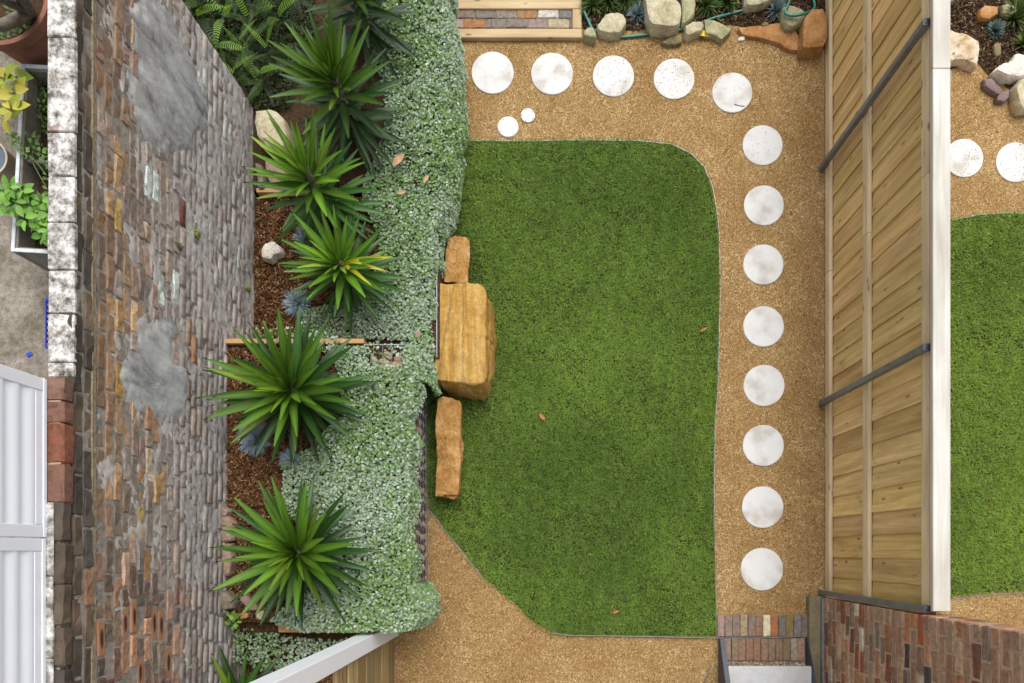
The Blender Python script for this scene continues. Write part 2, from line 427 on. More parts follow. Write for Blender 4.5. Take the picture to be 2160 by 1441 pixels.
sheet('ground', [(-25, -25), (25, -25), (25, 25), (-25, 25)], 0, M['gravel'])
LAWN = [(950, 301), (1090, 300), (1225, 299), (1345, 301), (1415, 309), (1455, 328), (1483, 358), (1498, 395), (1507, 440), (1513, 500), (1515, 620),
        (1511, 800), (1505, 900), (1503, 1000), (1504, 1100), (1506, 1200), (1509, 1341), (1350, 1339), (1200, 1337), (1160, 1329), (1122, 1308),
        (1092, 1277), (1057, 1247), (1022, 1217), (962, 1142), (908, 1075), (900, 1000), (900, 800), (918, 600), (935, 500), (945, 400)]
LAWN_W = px_poly(LAWN, 0)
o = sheet('lawn', LAWN_W, .012, M['thatch'])
NLAWN_W = px_poly([(1960, 470), (2010, 468), (2060, 458), (2120, 453), (2230, 456), (2230, 1238), (2120, 1246), (2060, 1250), (1960, 1262)], 0)
o = sheet('lawn', NLAWN_W, .012, M['thatch'])
BEDT = px_poly([(1228, -60), (1228, 58), (1245, 70), (1300, 66), (1370, 62), (1420, 66), (1480, 60), (1540, 52), (1575, 58), (1620, 66), (1690, 72), (1748, 110), (1748, -60)], 0)
sheet('garden_bed', BEDT, .01, M['soil'])
BEDN = px_poly([(1965, -60), (1965, 150), (2010, 146), (2060, 130), (2085, 160), (2110, 175), (2130, 190), (2200, 180), (2200, -60)], 0)
sheet('garden_bed', BEDN, .01, M['soil'])
sheet('concrete_yard', [(-9, -6), (-2.905, -6), (-2.905, 4.1), (-3.3, 4.6), (-3.7, 9), (-9, 9)], .90, M['yard'], thick=.9)
ZA, ZB, ZS = .44, .94, .66                                   # heights of the planting terraces
sheet('planting_bed', [(-2.76, 1.80), (-1.02, 1.80), (-1.02, 3.30), (-2.76, 3.30)], ZA, M['bed'], thick=ZA - .002)
sheet('planting_bed', [(-2.76, 3.345), (-1.02, 3.345), (-1.02, 8), (-3.6, 8), (-3.2, 4.2), (-2.76, 4.15)], ZA + .03, M['soil'], thick=ZA)
sheet('planting_bed', [(-2.76, -.62), (-1.23, -.62), (-1.23, 1.755), (-2.76, 1.755)], ZB, M['bed'], thick=ZB - .002)
sheet('planting_bed', [(-2.76, -4), (-1.66, -4), (-1.66, -.72), (-2.76, -.72)], ZS, M['bed'], thick=ZS - .002)

sheet('planting_bed', [(-2.76, -.7195), (-2.353, -.7195), (-2.353, -.6205), (-2.76, -.6205)], ZB - .10, M['bed'], thick=.4)

# ------------------------------------------------------------------ bricks
def brick_mesh(name, mat, L=.225, D=.10, Hh=.076, seed=0, wob=.004, cuts=0):
    r = random.Random(seed); bm = bmesh.new(); bmesh.ops.create_cube(bm, size=1)
    for v in bm.verts:
        v.co = Vector((v.co.x * D, v.co.y * L, v.co.z * Hh)) + Vector([r.uniform(-wob, wob) for _ in range(3)])
    if cuts:
        es = [e for e in bm.edges if abs(e.verts[0].co.y - e.verts[1].co.y) > .1]
        bmesh.ops.subdivide_edges(bm, edges=es, cuts=cuts)
    bmesh.ops.bevel(bm, geom=[e for e in bm.edges if len(e.link_faces) == 2 and e.calc_face_angle() > .8], offset=.006 + wob * .6, segments=1, affect='EDGES')
    for v in bm.verts: v.co += Vector([r.uniform(-wob, wob) * (.8 if cuts else .5) for _ in range(3)])
    me = bpy.data.meshes.new(name); bm.to_mesh(me); bm.free(); me.materials.append(mat); return me
BR = [brick_mesh('brick', M['brick'], seed=i, wob=.0055, cuts=3) for i in range(10)]
BRK = brick_mesh('brick', M['kiss'], seed=40, wob=.002)
BRP = [brick_mesh('brick', M['brick_plain'], seed=20 + i, wob=.0035, cuts=2) for i in range(8)]

# old brick wall on the left
XW, XWB = -2.755, -2.898
def W(px, py):
    hz = -XW * F / (NX - px)
    return (NY - py) * hz / F, H - hz                        # (Y, z) on the wall face
wall = empty('brick_wall', (-2.83, 1.2, 0), 'weathered old brick wall with whitewashed top along the planting bed', 'wall')
def bed_z(y): return ZA + .02 if y > 1.78 else (ZB + .02 if y > -.66 else ZS + .02)
box('mortar_core', XWB, XW - .006, -2.6, 4.14, 0.0, 2.722, M['mortar'], wall, 0)
box('mortar_core', XWB, XW - .03, -2.6, .272, 2.7225, 2.812, M['mortar'], wall, 0)
dark = [(.085, .070, .057), (.115, .090, .070), (.07, .060, .052), (.135, .10, .07)]
warm = [(.26, .155, .09), (.22, .14, .09), (.29, .18, .10), (.18, .12, .08), (.32, .20, .105), (.16, .115, .085), (.21, .125, .085), (.15, .11, .085)]
grey = [(.215, .175, .145), (.18, .15, .125), (.25, .20, .165), (.165, .135, .115), (.25, .185, .145), (.19, .145, .12), (.16, .11, .095)]
redd = [(.17, .085, .05), (.12, .065, .045), (.10, .065, .05), (.26, .145, .09), (.15, .10, .07)]
special = [(318, 405, (.62, .68, .63)), (342, 612, (.60, .67, .62)), (372, 636, (.62, .69, .63)), (430, 165, (.58, .62, .57)), (480, 250, (.58, .63, .58)),
           (498, 230, (.58, .66, .60)), (283, 665, (.62, .42, .24)), (245, 790, (.40, .235, .075)), (250, 440, (.50, .33, .12)), (500, 555, (.40, .56, .50)),
           (268, 520, (.42, .235, .13)), (243, 640, (.43, .27, .13)), (385, 440, (.16, .055, .045)), (405, 715, (.33, .17, .075)), (398, 790, (.25, .14, .085)),
           (320, 890, (.36, .21, .12)), (318, 1000, (.52, .42, .28)), (340, 1040, (.44, .28, .14)), (300, 1060, (.40, .225, .10)), (298, 1130, (.44, .32, .12)),
           (316, 1160, (.38, .22, .09)), (275, 1180, (.48, .33, .23)), (198, 1265, (.33, .19, .12)), (222, 1270, (.24, .155, .105))]
kiss = [(265, 1325), (308, 1395), (362, 1395), (345, 1290), (290, 1270), (330, 1330), (222, 1340)]
rows = []
zt = 2.832
zl = []
z = zt
for k in range(3):
    zl.append((z - .076, z, k)); z -= .0865
z -= .022                                                    # thick sandy bed joint
k = 3
while z > .3:
    hh = rnd.uniform(.066, .078); zl.append((z - hh, z, k)); z -= hh + rnd.uniform(.008, .014); k += 1
cand = []
for z0, z1, k in zl:
    y = -2.5 + rnd.uniform(0, .2)
    if k == 0: y = .272 - 12 * .2385 + .0125
    while y < 4.14:
        Lb = rnd.choice([.222, .226, .215, .205, .232, .11, .17]) if k > 2 else .226
        y1 = min(y + Lb, 4.139)
        yc = (y + y1) / 2; zc = (z0 + z1) / 2 + (.009 * math.sin(yc * 2.1 + k * .35) + .005 * math.sin(yc * 5.3 + k) if k > 2 else 0)
        nxt = y1 + rnd.uniform(.009, .016)
        if k == 0: nxt = y + .2385
        if y1 - y > .05 and not (k == 0 and y1 > .28):
            px, py = PX(XW, yc, zc)
            if k == 0: y1 = y + .226; nxt = y + .2385; yc = y + .113
            if -60 < py < 1500 and zc > bed_z(yc) - .03: cand.append((zc, yc, y1 - y, z1 - z0, px, py, k))
        y = nxt
def brick_color(zc, px, py, k):
    best = None
    for sx, sy, c in special:
        if abs(px - sx) < 11 and abs(py - sy) < 34: best = c
    if best: return best
    if px > 160 and py > 1225 and px < 400: pal = redd + [(.33, .175, .10)] * 3 if rnd.random() < .8 else dark
    elif k <= 2: pal = dark
    elif px < 205: pal = dark + [(.16, .10, .06)]
    elif px < 330 and rnd.random() < .72: pal = warm
    else: pal = grey if rnd.random() < .82 else warm
    c = rnd.choice(pal); j = rnd.uniform(1.05, 1.6); m_ = min(.55, max(0, (px - 215) / 330)) * (.35 if py > 1225 else 1)
    return tuple(x * j * (1 - m_) + g_ * m_ for x, g_ in zip(c, (.40, .365, .335)))
cand.sort(key=lambda c: -c[0])
massM, massT, massC, massS = [], [], [], []
kiss_left = list(kiss); nb = 0
for zc, yc, Lb, hb, px, py, k in cand:
    c = brick_color(zc, px, py, k)
    xo = rnd.uniform(-.005, .007) - (.004 if px > 480 else 0)
    rot = (rnd.uniform(-.028, .028), rnd.uniform(-.03, .03), rnd.uniform(-.022, .022))
    loc = Vector((XW - .05 + xo, yc, zc)); sc = (1, Lb / .225, hb / .076)
    kk = [q for q in kiss_left if abs(q[0] - px) < 16 and abs(q[1] - py) < 32]
    if kk:
        kiss_left.remove(kk[0]); place('brick', BRK, loc, wall, rot, sc); nb += 1; continue
    if nb < 296:
        place('brick', rnd.choice(BR), loc, wall, rot, sc, c); nb += 1
    else:
        massM.append(np.array(Matrix.Rotation(rot[0], 3, 'X') @ Matrix.Diagonal(sc))); massT.append(np.array(loc)); massC.append(c)
pb = bmesh.new(); pb.from_mesh(BR[2]); bmesh.ops.triangulate(pb, faces=pb.faces[:])
pv = [tuple(v.co) for v in pb.verts]; pf = [[v.index for v in f.verts] for f in pb.faces]; pb.free()
co, tr, cc = scatter(pv, pf, np.array(massM), np.array(massT), np.array(massC))
o = whole('brick_courses', co, tr, cc, M['brick_mass'], parent=wall); o['kind'] = 'stuff'
# coping of whitewashed bricks
ys = [4.14]
for py in (80, 280, 372, 470, 570, 662, 765): ys.append((NY - py) * 3.755 / F)
ys.append(1.0)
ys = [4.14, 3.90, 3.66, 3.42, 3.2] + sorted([v for v in ys[1:]], reverse=True)
for a, b in zip(ys[:-1], ys[1:]):
    if a - b < .03: continue
    box('coping_brick', XWB - .004, XW + .006 + rnd.uniform(-.006, .004), b + .003, a - .003, 2.7225, 2.7525 + rnd.uniform(-.003, .003), M['whitewash'], wall, .006, .003)
y = .27
while y > -2.4:
    L = rnd.uniform(.3, .5)
    box('coping_brick', XWB - .004, XW - .045, y - L + .002, y - .002, 2.8305, 2.846 + rnd.uniform(-.002, .002), M['whitewash'], wall, .005, .003); y -= L
red_c = [(.20, .115, .085), (.20, .105, .075), (.21, .085, .05), (.20, .105, .075)]
y = .98
for i, L in enumerate((.13, .12, .225, .222)):
    o = place('brick', BRP[i], (XW - .045, y - L / 2, 2.792), wall, (0, 0, 0), (1.04, L / .228, 1.16), red_c[i]); y -= L + .006
box('mortar_bed', XWB, XW - .016, .275, .978, 2.7465, 2.826, M['mortar_new'], wall, .002)
# cement render trowelled over the bricks: uneven skins that dip behind the brick faces at their ragged edges
def skin(name, y0, y1, z0, z1, step, hfun, mat):
    ny, nz = int((y1 - y0) / step) + 1, int((z1 - z0) / step) + 1
    Yg, Zg = np.meshgrid(np.linspace(y0, y1, ny), np.linspace(z0, z1, nz), indexing='ij')
    Hh = hfun(Yg.ravel(), Zg.ravel())
    co = np.stack([XW + Hh, Yg.ravel(), Zg.ravel()], 1)
    idx = np.arange(ny * nz).reshape(ny, nz); a_, b_, c_, d_ = idx[:-1, :-1].ravel(), idx[1:, :-1].ravel(), idx[1:, 1:].ravel(), idx[:-1, 1:].ravel()
    tr = np.concatenate([np.stack([a_, b_, c_], 1), np.stack([a_, c_, d_], 1)])
    tr = tr[(Hh[tr] > -.0095).any(1)]
    used = np.unique(tr); mp_ = np.zeros(len(co), int); mp_[used] = np.arange(len(used))
    return whole(name, co[used], mp_[tr], None, mat, True, wall)
def polydist(y, z, q):
    d = np.full(len(y), 9.)
    for (ay, az), (by, bz) in zip(q, q[1:] + q[:1]):
        ey, ez = by - ay, bz - az; t = np.clip(((y - ay) * ey + (z - az) * ez) / (ey * ey + ez * ez), 0, 1)
        d = np.minimum(d, np.hypot(y - ay - t * ey, z - az - t * ez))
    return np.where(inpoly(y, z, q), d, -d)
def patch(pts, seed, thick=.011):
    q = [W(*p) for p in pts]; ys_ = [a for a, b in q]; zs_ = [b for a, b in q]
    def hf(y, z):
        d = polydist(y, z, q) + .09 * fbm(y, z, 11, seed) + .03 * fbm(y, z, 50, seed + 1)
        return np.clip(d * .16 - .002, -.03, thick) + .0022 * fbm(y, z, 22, seed + 2)
    return skin('render_patch', min(ys_) - .12, max(ys_) + .12, min(zs_) - .12, max(zs_) + .12, .014, hf, M['render'])
patch([(285, 5), (305, -30), (350, 20), (385, 75), (415, 130), (432, 200), (432, 262), (404, 330), (345, 312), (310, 300), (288, 240), (275, 170), (270, 90)], 1)
patch([(300, 660), (340, 672), (368, 690), (378, 745), (396, 800), (392, 850), (365, 895), (320, 880), (270, 850), (258, 800), (256, 745), (280, 745), (290, 700)], 5)
def smear(y, z):
    cover = np.interp(z, [.4, .9, 1.3, 1.7, 2.1, 2.5], [.75, .70, .48, .10, -.28, -.55])
    south = np.interp(y, [-.6, -.25, .5], [-1.1, -.4, 0.])
    return np.clip(.006 * (cover + south) + .0075 * fbm(y, z, 9, 70) + .006 * fbm(y * .6, z, 30, 71) + .004 * fbm(y, z, 75, 72) - .0055, -.03, .010)
skin('mortar_smear', -2.3, 4.135, .42, 2.55, .0165, smear, M['smear'])
# sandy mortar joint and blobs
box('sandy_mortar', XW - .03, XW + .004, -2.5, 4.1, 2.562, 2.598, M['sandy_mortar'], wall, .004, .004)

# ------------------------------------------------------------------ tumbled brick wall at lower right
XR = 2.70
bw = empty('brick_wall', (2.82, -1.2, 0), 'tall recycled brick wall with pale mortar at lower right, ending at fence post', 'wall')
box('mortar_core', XR + .011, XR + .22, -2.6, -.475, 0.0, 3.6, M['mortar_new'], bw, 0)
box('plinth', 2.585, XR + .011, -2.6, -.46, 0.0, .10, M['plinth'], bw, .01)
box('flashing', XR - .012, XR + .0105, -2.6, -.485, .1005, .15, M['edging'], bw, .003)
tpal = [(.34, .20, .125), (.30, .185, .12), (.38, .235, .15), (.24, .15, .105), (.38, .20, .115), (.30, .095, .045), (.42, .28, .175), (.22, .155, .115),
        (.16, .075, .05), (.34, .22, .145), (.33, .19, .12), (.08, .06, .058), (.36, .16, .08), (.31, .21, .14), (.27, .10, .055)]
z = .155; row = 0; wn = 0
while z < 3.55:
    y = -.47 - (0 if row % 2 else .0)
    first = True
    while y > -2.0:
        L = (.11 if row % 2 and first else rnd.choice([.225, .225, .215, .23, .19])); first = False
        yc = y - L / 2; px, py = PX(XR, yc, z + .038)
        if py < 1475 and px < 2230:
            c = rnd.choice(tpal); j = rnd.uniform(.85, 1.2)
            if rnd.random() < .05: c = (.48, .42, .32)
            place('brick', rnd.choice(BRP), (XR + .052 + rnd.uniform(-.003, .005), yc, z + .038), bw,
                  (rnd.uniform(-.012, .012), rnd.uniform(-.02, .02), rnd.uniform(-.012, .012)), (1, L / .225 * .985, rnd.uniform(.93, 1.0)), tuple(x * j for x in c)); wn += 1
        y -= L + .013
    # header at the north end
    px, py = PX(XR + .2, -.47, z)
    if px < 2200:
        c = rnd.choice(tpal)
        place('brick', rnd.choice(BRP), (XR + .165, -.517, z + .038), bw, (0, 0, 0), (1.08, .40, 1), c)
    z += .0885; row += 1

# ------------------------------------------------------------------ timber fence on the right
fence = empty('timber_fence', (2.79, 2.5, 0), 'treated pine paling fence with white painted capping, dividing the two gardens', 'fence')
PAL = []
for i in range(5):
    bm = box_bm(-.006, .006, -.106, .106, 0, 1.775, .002)
    me = bpy.data.meshes.new('paling'); bm.to_mesh(me); bm.free(); me.materials.append(M['paling']); PAL.append(me)
y = -.36; i = 0
while y < 6.3:
    c = rnd.uniform(.82, 1.15)
    if i in (7,): c = .72
    place('paling', PAL[i % 5], (2.8145 + rnd.uniform(-.001, .001), y, .045 + rnd.uniform(-.01, .01)), fence,
          (rnd.uniform(-.003, .003), 0, -.068 + rnd.uniform(-.006, .006)), None, (c, c * rnd.uniform(.96, 1.03), c * rnd.uniform(.9, 1.05)))
    y += .1975; i += 1
for z0, z1 in ((.035, .125), (.80, .895), (1.70, 1.79)):
    for y0, y1 in ((-.455, 2.75), (2.753, 6.4)):
        box('rail', 2.765, 2.801, y0, y1, z0, z1, M['rail'], fence, .003)
box('backing_rail', 2.832, 2.862, -.455, 6.4, 1.72, 1.80, M['rail'], fence, .003)
for y0, y1 in ((-.44, 3.44), (3.443, 6.4)):
    box('capping', 2.748, 2.874, y0, y1, 1.842, 1.876, M['white_wood'], fence, .004)
box('capping_batten', 2.775, 2.80, -.44, 6.4, 1.7905, 1.8415, M['rail'], fence, .002)
for yy in (3.82, 1.467, -.43):
    p = box('post', 2.710, 2.7605, yy - .025, yy + .025, 0, 1.815, M['steel'], fence, .004)
    bm = box_bm(2.708, 2.7625, yy - .027, yy + .027, 1.8155, 1.822, .002)
    c = bmesh.ops.create_cone(bm, cap_ends=False, segments=4, radius1=.028, radius2=.006, depth=.008, matrix=Matrix.Translation((2.735, yy, 1.826)) @ Matrix.Rotation(R(45), 4, 'Z'))
    rebase('post_cap', bm, M['cap'], p)
# nails on rails
for yy in np.arange(-.36, 5.6, .395):
    pass

# ------------------------------------------------------------------ white slatted screen on the old wall
for si, (y1, y0, lab) in enumerate(((.963, .070, 'white louvred screen panel above the red bricks on the old wall'),
                                    (.064, -.86, 'white louvred screen panel at the bottom left corner, on the whitewashed wall top'))):
    xs = -2.855
    s = empty('louvre_screen', (xs, (y0 + y1) / 2, 2.8465 if si else 2.93), lab, 'screen', 'white screen panels on the old wall')
    zb = 2.8475 if si else 2.926
    zb = 2.8475
    if si == 0: zb = 2.8395
    WORLD[s.name] = Vector((xs, (y0 + y1) / 2, zb)); s.location.z = zb
    zf = zb
    box('frame_rail', xs - .02, xs + .020, y0, y1, zf, zf + .026, M['white_metal'], s, .003)
    box('frame_rail', xs - .018, xs + .014, y0 + .072, y1 - .072, zf + .0265, zf + .075, M['white_metal'], s, .003)
    for a, b in ((y0, y0 + .07), (y1 - .07, y1)):
        box('stile', xs - .02, xs + .017, a, b, zf + .0265, 3.75, M['white_metal'], s, .003)
    z = zf + .077
    while z < 3.70:
        bm = bmesh.new(); prof = []
        for j in range(9):
            t = j / 8; prof.append((xs + .012 - .022 * math.sin(t * math.pi / 2) ** 2 + .004 * math.sin(t * math.pi), z + .104 * t))
        back = [(x - .004, zz) for x, zz in reversed(prof)]
        loop = prof + back
        A = [bm.verts.new((x, y0 + .0705, zz)) for x, zz in loop]; B = [bm.verts.new((x, y1 - .0705, zz)) for x, zz in loop]
        n = len(loop)
        for j in range(n): bm.faces.new((A[j], A[(j + 1) % n], B[(j + 1) % n], B[j]))
        bm.faces.new(A); bm.faces.new(B[::-1])
        rebase('slat', bm, M['white_metal'], s, False); z += .105

# ------------------------------------------------------------------ white post and horizontal board fence at the bottom
bf = empty('board_fence', (-1.56, -1.5, 0), 'short fence of stacked horizontal boards below the white post', 'fence')
hb = 1.76 / 7
for i in range(7):
    c = rnd.uniform(.75, 1.15)
    o = box('board', -1.585, -1.548 + (i % 2) * .006, -2.4, -.8605, i * hb + .001, (i + 1) * hb - .004, M['screen_board'], bf, .006)
    o.color = (c, c * rnd.uniform(.95, 1.03), c * rnd.uniform(.88, 1.05), 1)
o = box('post', -1.642, -1.5, -.86, -.726, 0, 3.7, M['white_metal'], None, .006)
o.name = 'white_post'; WORLD['white_post'] = Vector(o.location)
tag(o, 'tall square white post rising from the corner of the silvery groundcover', 'post')

# ------------------------------------------------------------------ timber bed boards
o = box('bed_board', -2.70, -1.95, 3.302, 3.343, .30, ZA + .085, M['bed_board'], None, .004); tag(o, 'pine bed board beside the pinkish flat rock, half hidden under yucca leaves', 'timber', 'pine boards between bed terraces')
o = box('bed_board', -2.752, -1.572, 1.757, 1.798, .55, ZB + .055, M['bed_board'], None, .004); tag(o, 'long pine bed board running from the brick wall to the wire gabion corner', 'timber', 'pine boards between bed terraces')
o = box('bed_board', -2.35, -1.66, -.718, -.624, .55, ZB - .06, M['bed_board'], None, .006); tag(o, 'weathered timber sleeper crossing the groundcover beside the white post', 'timber', 'pine boards between bed terraces')

# ------------------------------------------------------------------ brick landing framed in sleepers at the top
ld = empty('brick_landing', tuple(P(1090, 20, 0)), 'brick step landing framed in pale timber sleepers at top of path', 'step')
def pbox(name, x0, x1, y0, y1, z0, z1, mat, parent, bevel=.004):
    a = P(x0, y1, z1); b = P(x1, y0, z1)
    return box(name, a.x, b.x, a.y, b.y, z0, z1, mat, parent, bevel)
pbox('sleeper', 945, 1227, 60, 79, 0, .05, M['sleeper_x'], ld, .005)
pbox('sleeper', 945, 1227, -2, 18, 0, .052, M['sleeper_x'], ld, .005)
pbox('sleeper', 1207.5, 1226.5, 18.5, 59.5, 0, .048, M['sleeper_y'], ld, .005)
pbox('mortar_bed', 948, 1207, 18.6, 59.4, 0, .024, M['mortar'], ld, 0)
lp = {0: [(.21, .16, .125), (.19, .165, .14), (.23, .19, .145), (.30, .175, .085), (.52, .47, .40), (.19, .17, .15)],
      1: [(.33, .25, .21), (.33, .165, .075), (.20, .165, .14), (.22, .18, .145), (.21, .17, .145), (.27, .21, .18), (.38, .32, .21), (.2, .15, .13)]}
for rix, (ya, yb, segs) in enumerate(((18.5, 38.5, [956, 1001, 1046, 1090, 1134, 1178, 1206.5]), (39, 59, [956, 977, 1023, 1036, 1068, 1112, 1155, 1201, 1206.5]))):
    for j in range(len(segs) - 1):
        a = P(segs[j], yb, .035); b = P(segs[j + 1], ya, .035); c = lp[rix][j % len(lp[rix])]
        place('brick', BRP[j % 8], ((a.x + b.x) / 2, (a.y + b.y) / 2, .006), ld, (0, 0, R(90)), ((b.y - a.y) / .104, (b.x - a.x) / .231, .76), c)

# brick edge courses and steps at bottom right
be = empty('brick_threshold', tuple(P(1610, 1320, 0)), 'row of bricks on edge across the path just above the steel edging strip', 'brick paving')
pal1 = [(.30, .205, .17), (.235, .175, .135), (.215, .16, .135), (.32, .25, .145), (.21, .16, .125), (.235, .145, .09), (.56, .51, .35), (.33, .13, .06), (.165, .15, .13), (.225, .155, .06), (.19, .175, .155), (.20, .145, .11)]
pbox('mortar_bed', 1511, 1707, 1297, 1343.5, -.05, .014, M['sandy_mortar'], be, 0)
for j in range(12):
    x0 = 1513 + j * 16.15; a = P(x0, 1343, .03); b = P(x0 + 15.9, 1297, .03)
    place('brick', BRP[j % 8], ((a.x + b.x) / 2, (a.y + b.y) / 2, -.002), be, (0, 0, 0), ((b.x - a.x) / .102, (b.y - a.y) / .229, .9), pal1[j])
be2 = empty('brick_threshold', tuple(P(1610, 1370, 0)), 'row of brown bricks on edge between the dark steel stair sides', 'brick paving')
pal2 = [(.26, .18, .145), (.23, .165, .105), (.24, .15, .10), (.25, .14, .095), (.235, .14, .09), (.25, .16, .11), (.23, .155, .105), (.205, .145, .09), (.20, .145, .08), (.30, .25, .19), (.30, .19, .14)]
pbox('mortar_bed', 1526, 1698, 1346.5, 1396, -.05, .014, M['sandy_mortar'], be2, 0)
for j in range(11):
    x0 = 1527 + j * 15.6; a = P(x0, 1395, .03); b = P(x0 + 15.3, 1347, .03)
    place('brick', BRP[(j + 3) % 8], ((a.x + b.x) / 2, (a.y + b.y) / 2, -.002), be2, (0, 0, 0), ((b.x - a.x) / .102, (b.y - a.y) / .229, .9), pal2[j])
st = empty('garden_steps', tuple(P(1620, 1430, 0)), 'concrete steps with dark steel sides at bottom right', 'steps')
a = P(1513, 1347, 0); bx2 = P(1711, 1347, 0)
def stringer(x0, x1):
    bm = bmesh.new(); y0 = P(0, 1346, 0).y
    pr = [(y0, 0), (y0 - .002, .06), (y0 - .45, .30), (y0 - 1.2, .72), (y0 - 1.2, 0)]
    A = [bm.verts.new((x0, y, z)) for y, z in pr]; B = [bm.verts.new((x1, y, z)) for y, z in pr]; n = len(pr)
    for j in range(n): bm.faces.new((A[j], A[(j + 1) % n], B[(j + 1) % n], B[j]))
    bm.faces.new(A); bm.faces.new(B[::-1]); bmesh.ops.bevel(bm, geom=bm.edges[:], offset=.003, segments=1, affect='EDGES')
    rebase('stringer', bm, M['dark_steel'], st)
stringer(1.705, 1.752); stringer(2.585, 2.632) if False else stringer(2.578, 2.584)
XS0, XS1 = 1.753, 2.577
box('tread', XS0 + .002, XS1 - .001, P(0, 1406, .17).y - .30, P(0, 1406, .17).y, .125, .17, M['slab'], st, .006)
box('tread', XS0 + .002, XS1 - .001, P(0, 1406, .17).y - .60, P(0, 1406, .17).y - .28, .295, .34, M['slab'], st, .006)

# ------------------------------------------------------------------ lawn edging strips
def ribbon(name, pts, label, z0=-.01, z1=.014, th=.006):
    q = [P(x, y, 0) for x, y in pts]; dense = []
    for i in range(len(q) - 1):
        for t in np.linspace(0, 1, 5)[:-1]: dense.append(q[i].lerp(q[i + 1], t))
    dense.append(q[-1]); bm = bmesh.new(); rings = []
    for i, p in enumerate(dense):
        d = (dense[min(i + 1, len(dense) - 1)] - dense[max(i - 1, 0)]).normalized(); n = Vector((-d.y, d.x, 0)) * th / 2
        rings.append([bm.verts.new((p.x + n.x * s, p.y + n.y * s, z)) for s, z in ((1, z0), (1, z1), (-1, z1), (-1, z0))])
    for r0, r1 in zip(rings[:-1], rings[1:]):
        for i in range(4): bm.faces.new((r0[i], r0[(i + 1) % 4], r1[(i + 1) % 4], r1[i]))
    bm.faces.new(rings[0]); bm.faces.new(rings[-1][::-1])
    return tag(rebase(name, bm, M['edging']), label, 'edging', 'steel lawn edging strips')
ribbon('lawn_edging', [(948, 298), (1090, 299), (1225, 297), (1345, 298), (1417, 306), (1458, 326), (1486, 356), (1502, 394), (1511, 440), (1517, 500), (1518.5, 620),
                       (1514.5, 800), (1508, 900), (1506, 1000), (1507, 1100), (1509, 1200), (1511, 1344)], 'thin steel edging curving along the top and right sides of the lawn')
ribbon('lawn_edging', [(1165, 1335), (1200, 1339.5), (1350, 1341.5), (1509, 1345), (1600, 1345), (1703, 1341)], 'thin steel edging along the bottom of the lawn and over the bricks', z1=.034)
ribbon('lawn_edging', [(904, 1074), (958, 1145), (1018, 1220), (1023, 1227)], 'short diagonal steel edging beside the lowest long sandstone block')
ribbon('lawn_edging', [(1960, 468), (2010, 465), (2060, 455), (2120, 450), (2220, 453)], 'steel edging at the top of the lawn beyond the fence')
ribbon('lawn_edging', [(1960, 1270), (2060, 1258), (2120, 1252), (2220, 1248)], 'steel edging at the bottom of the lawn beyond the fence')

# ------------------------------------------------------------------ stepping stones
def disc_mesh(name, r, z0, z1, mat, seg=64, bev=.006):
    bm = bmesh.new(); prof = [(r, z0), (r, z1 - bev), (r - bev * .3, z1 - bev * .3), (r - bev, z1), (r - bev * 4, z1 + .0008)]
    rings = [[bm.verts.new((q * math.cos(6.28318 * i / seg), q * math.sin(6.28318 * i / seg), z)) for i in range(seg)] for q, z in prof]
    for r0, r1 in zip(rings[:-1], rings[1:]):
        for i in range(seg): bm.faces.new((r0[i], r0[(i + 1) % seg], r1[(i + 1) % seg], r1[i]))
    bm.faces.new(rings[-1]); bm.faces.new(rings[0][::-1])
    bmesh.ops.recalc_face_normals(bm, faces=bm.faces[:])
    me = bpy.data.meshes.new(name); bm.to_mesh(me); bm.free(); me.materials.append(mat); return me
DM = disc_mesh('stepping_stone', .205, 0, .055, M['disc'])
DISCS = [(1039, 153, 44.5, 'round stepping stone nearest the silvery groundcover, first in the top row'),
         (1164.5, 155, 44.2, 'round stepping stone second from the groundcover in the top row, grey smudges'),
         (1294, 160, 43.6, 'round stepping stone third in the top row, lightly sprinkled with grit'),
         (1422, 166, 43, 'round stepping stone fourth in the top row, most heavily strewn with orange grit'),
         (1545, 195, 42.5, 'round stepping stone at the path bend with a dark twig on it'),
         (1609, 306, 42.3, 'round stepping stone just below the bend, beside the lawn corner curve'),
         (1611.5, 433, 42.3, 'round stepping stone second below the path bend, dotted with grit'),
         (1610.5, 558, 42.5, 'round stepping stone third below the path bend'),
         (1611, 688.5, 43, 'round stepping stone fourth below the path bend, in the middle of the long row'),
         (1612, 813, 43.5, 'round stepping stone level with the foot of the middle fence post'),
         (1610.5, 940, 43.5, 'round stepping stone third up from the end of the long row, cleanest white'),
         (1609, 1070, 44, 'round stepping stone second up from the brick edging'),
         (1607.5, 1201, 45, 'round stepping stone nearest the brick edging at the lower end'),
         (2034, 333, 40.5, 'round stepping stone beyond the fence, half hidden behind its white capping'),
         (2143, 342, 42, 'round stepping stone beyond the fence cut by the right picture edge')]
DISC_W = []
for px, py, rp, lab in DISCS:
    zt_ = .011; c = P(px, py, zt_); rr = rp * (H - zt_) / F
    o = place('stepping_stone', DM, (c.x, c.y, zt_ - .055), None, (R(rnd.uniform(-.4, .4)), R(rnd.uniform(-.4, .4)), rnd.uniform(0, 6)), (rr / .205, rr / .205, 1))
    tag(o, lab, 'stepping stone', 'round white stepping stones'); DISC_W.append((c.x, c.y, rr))
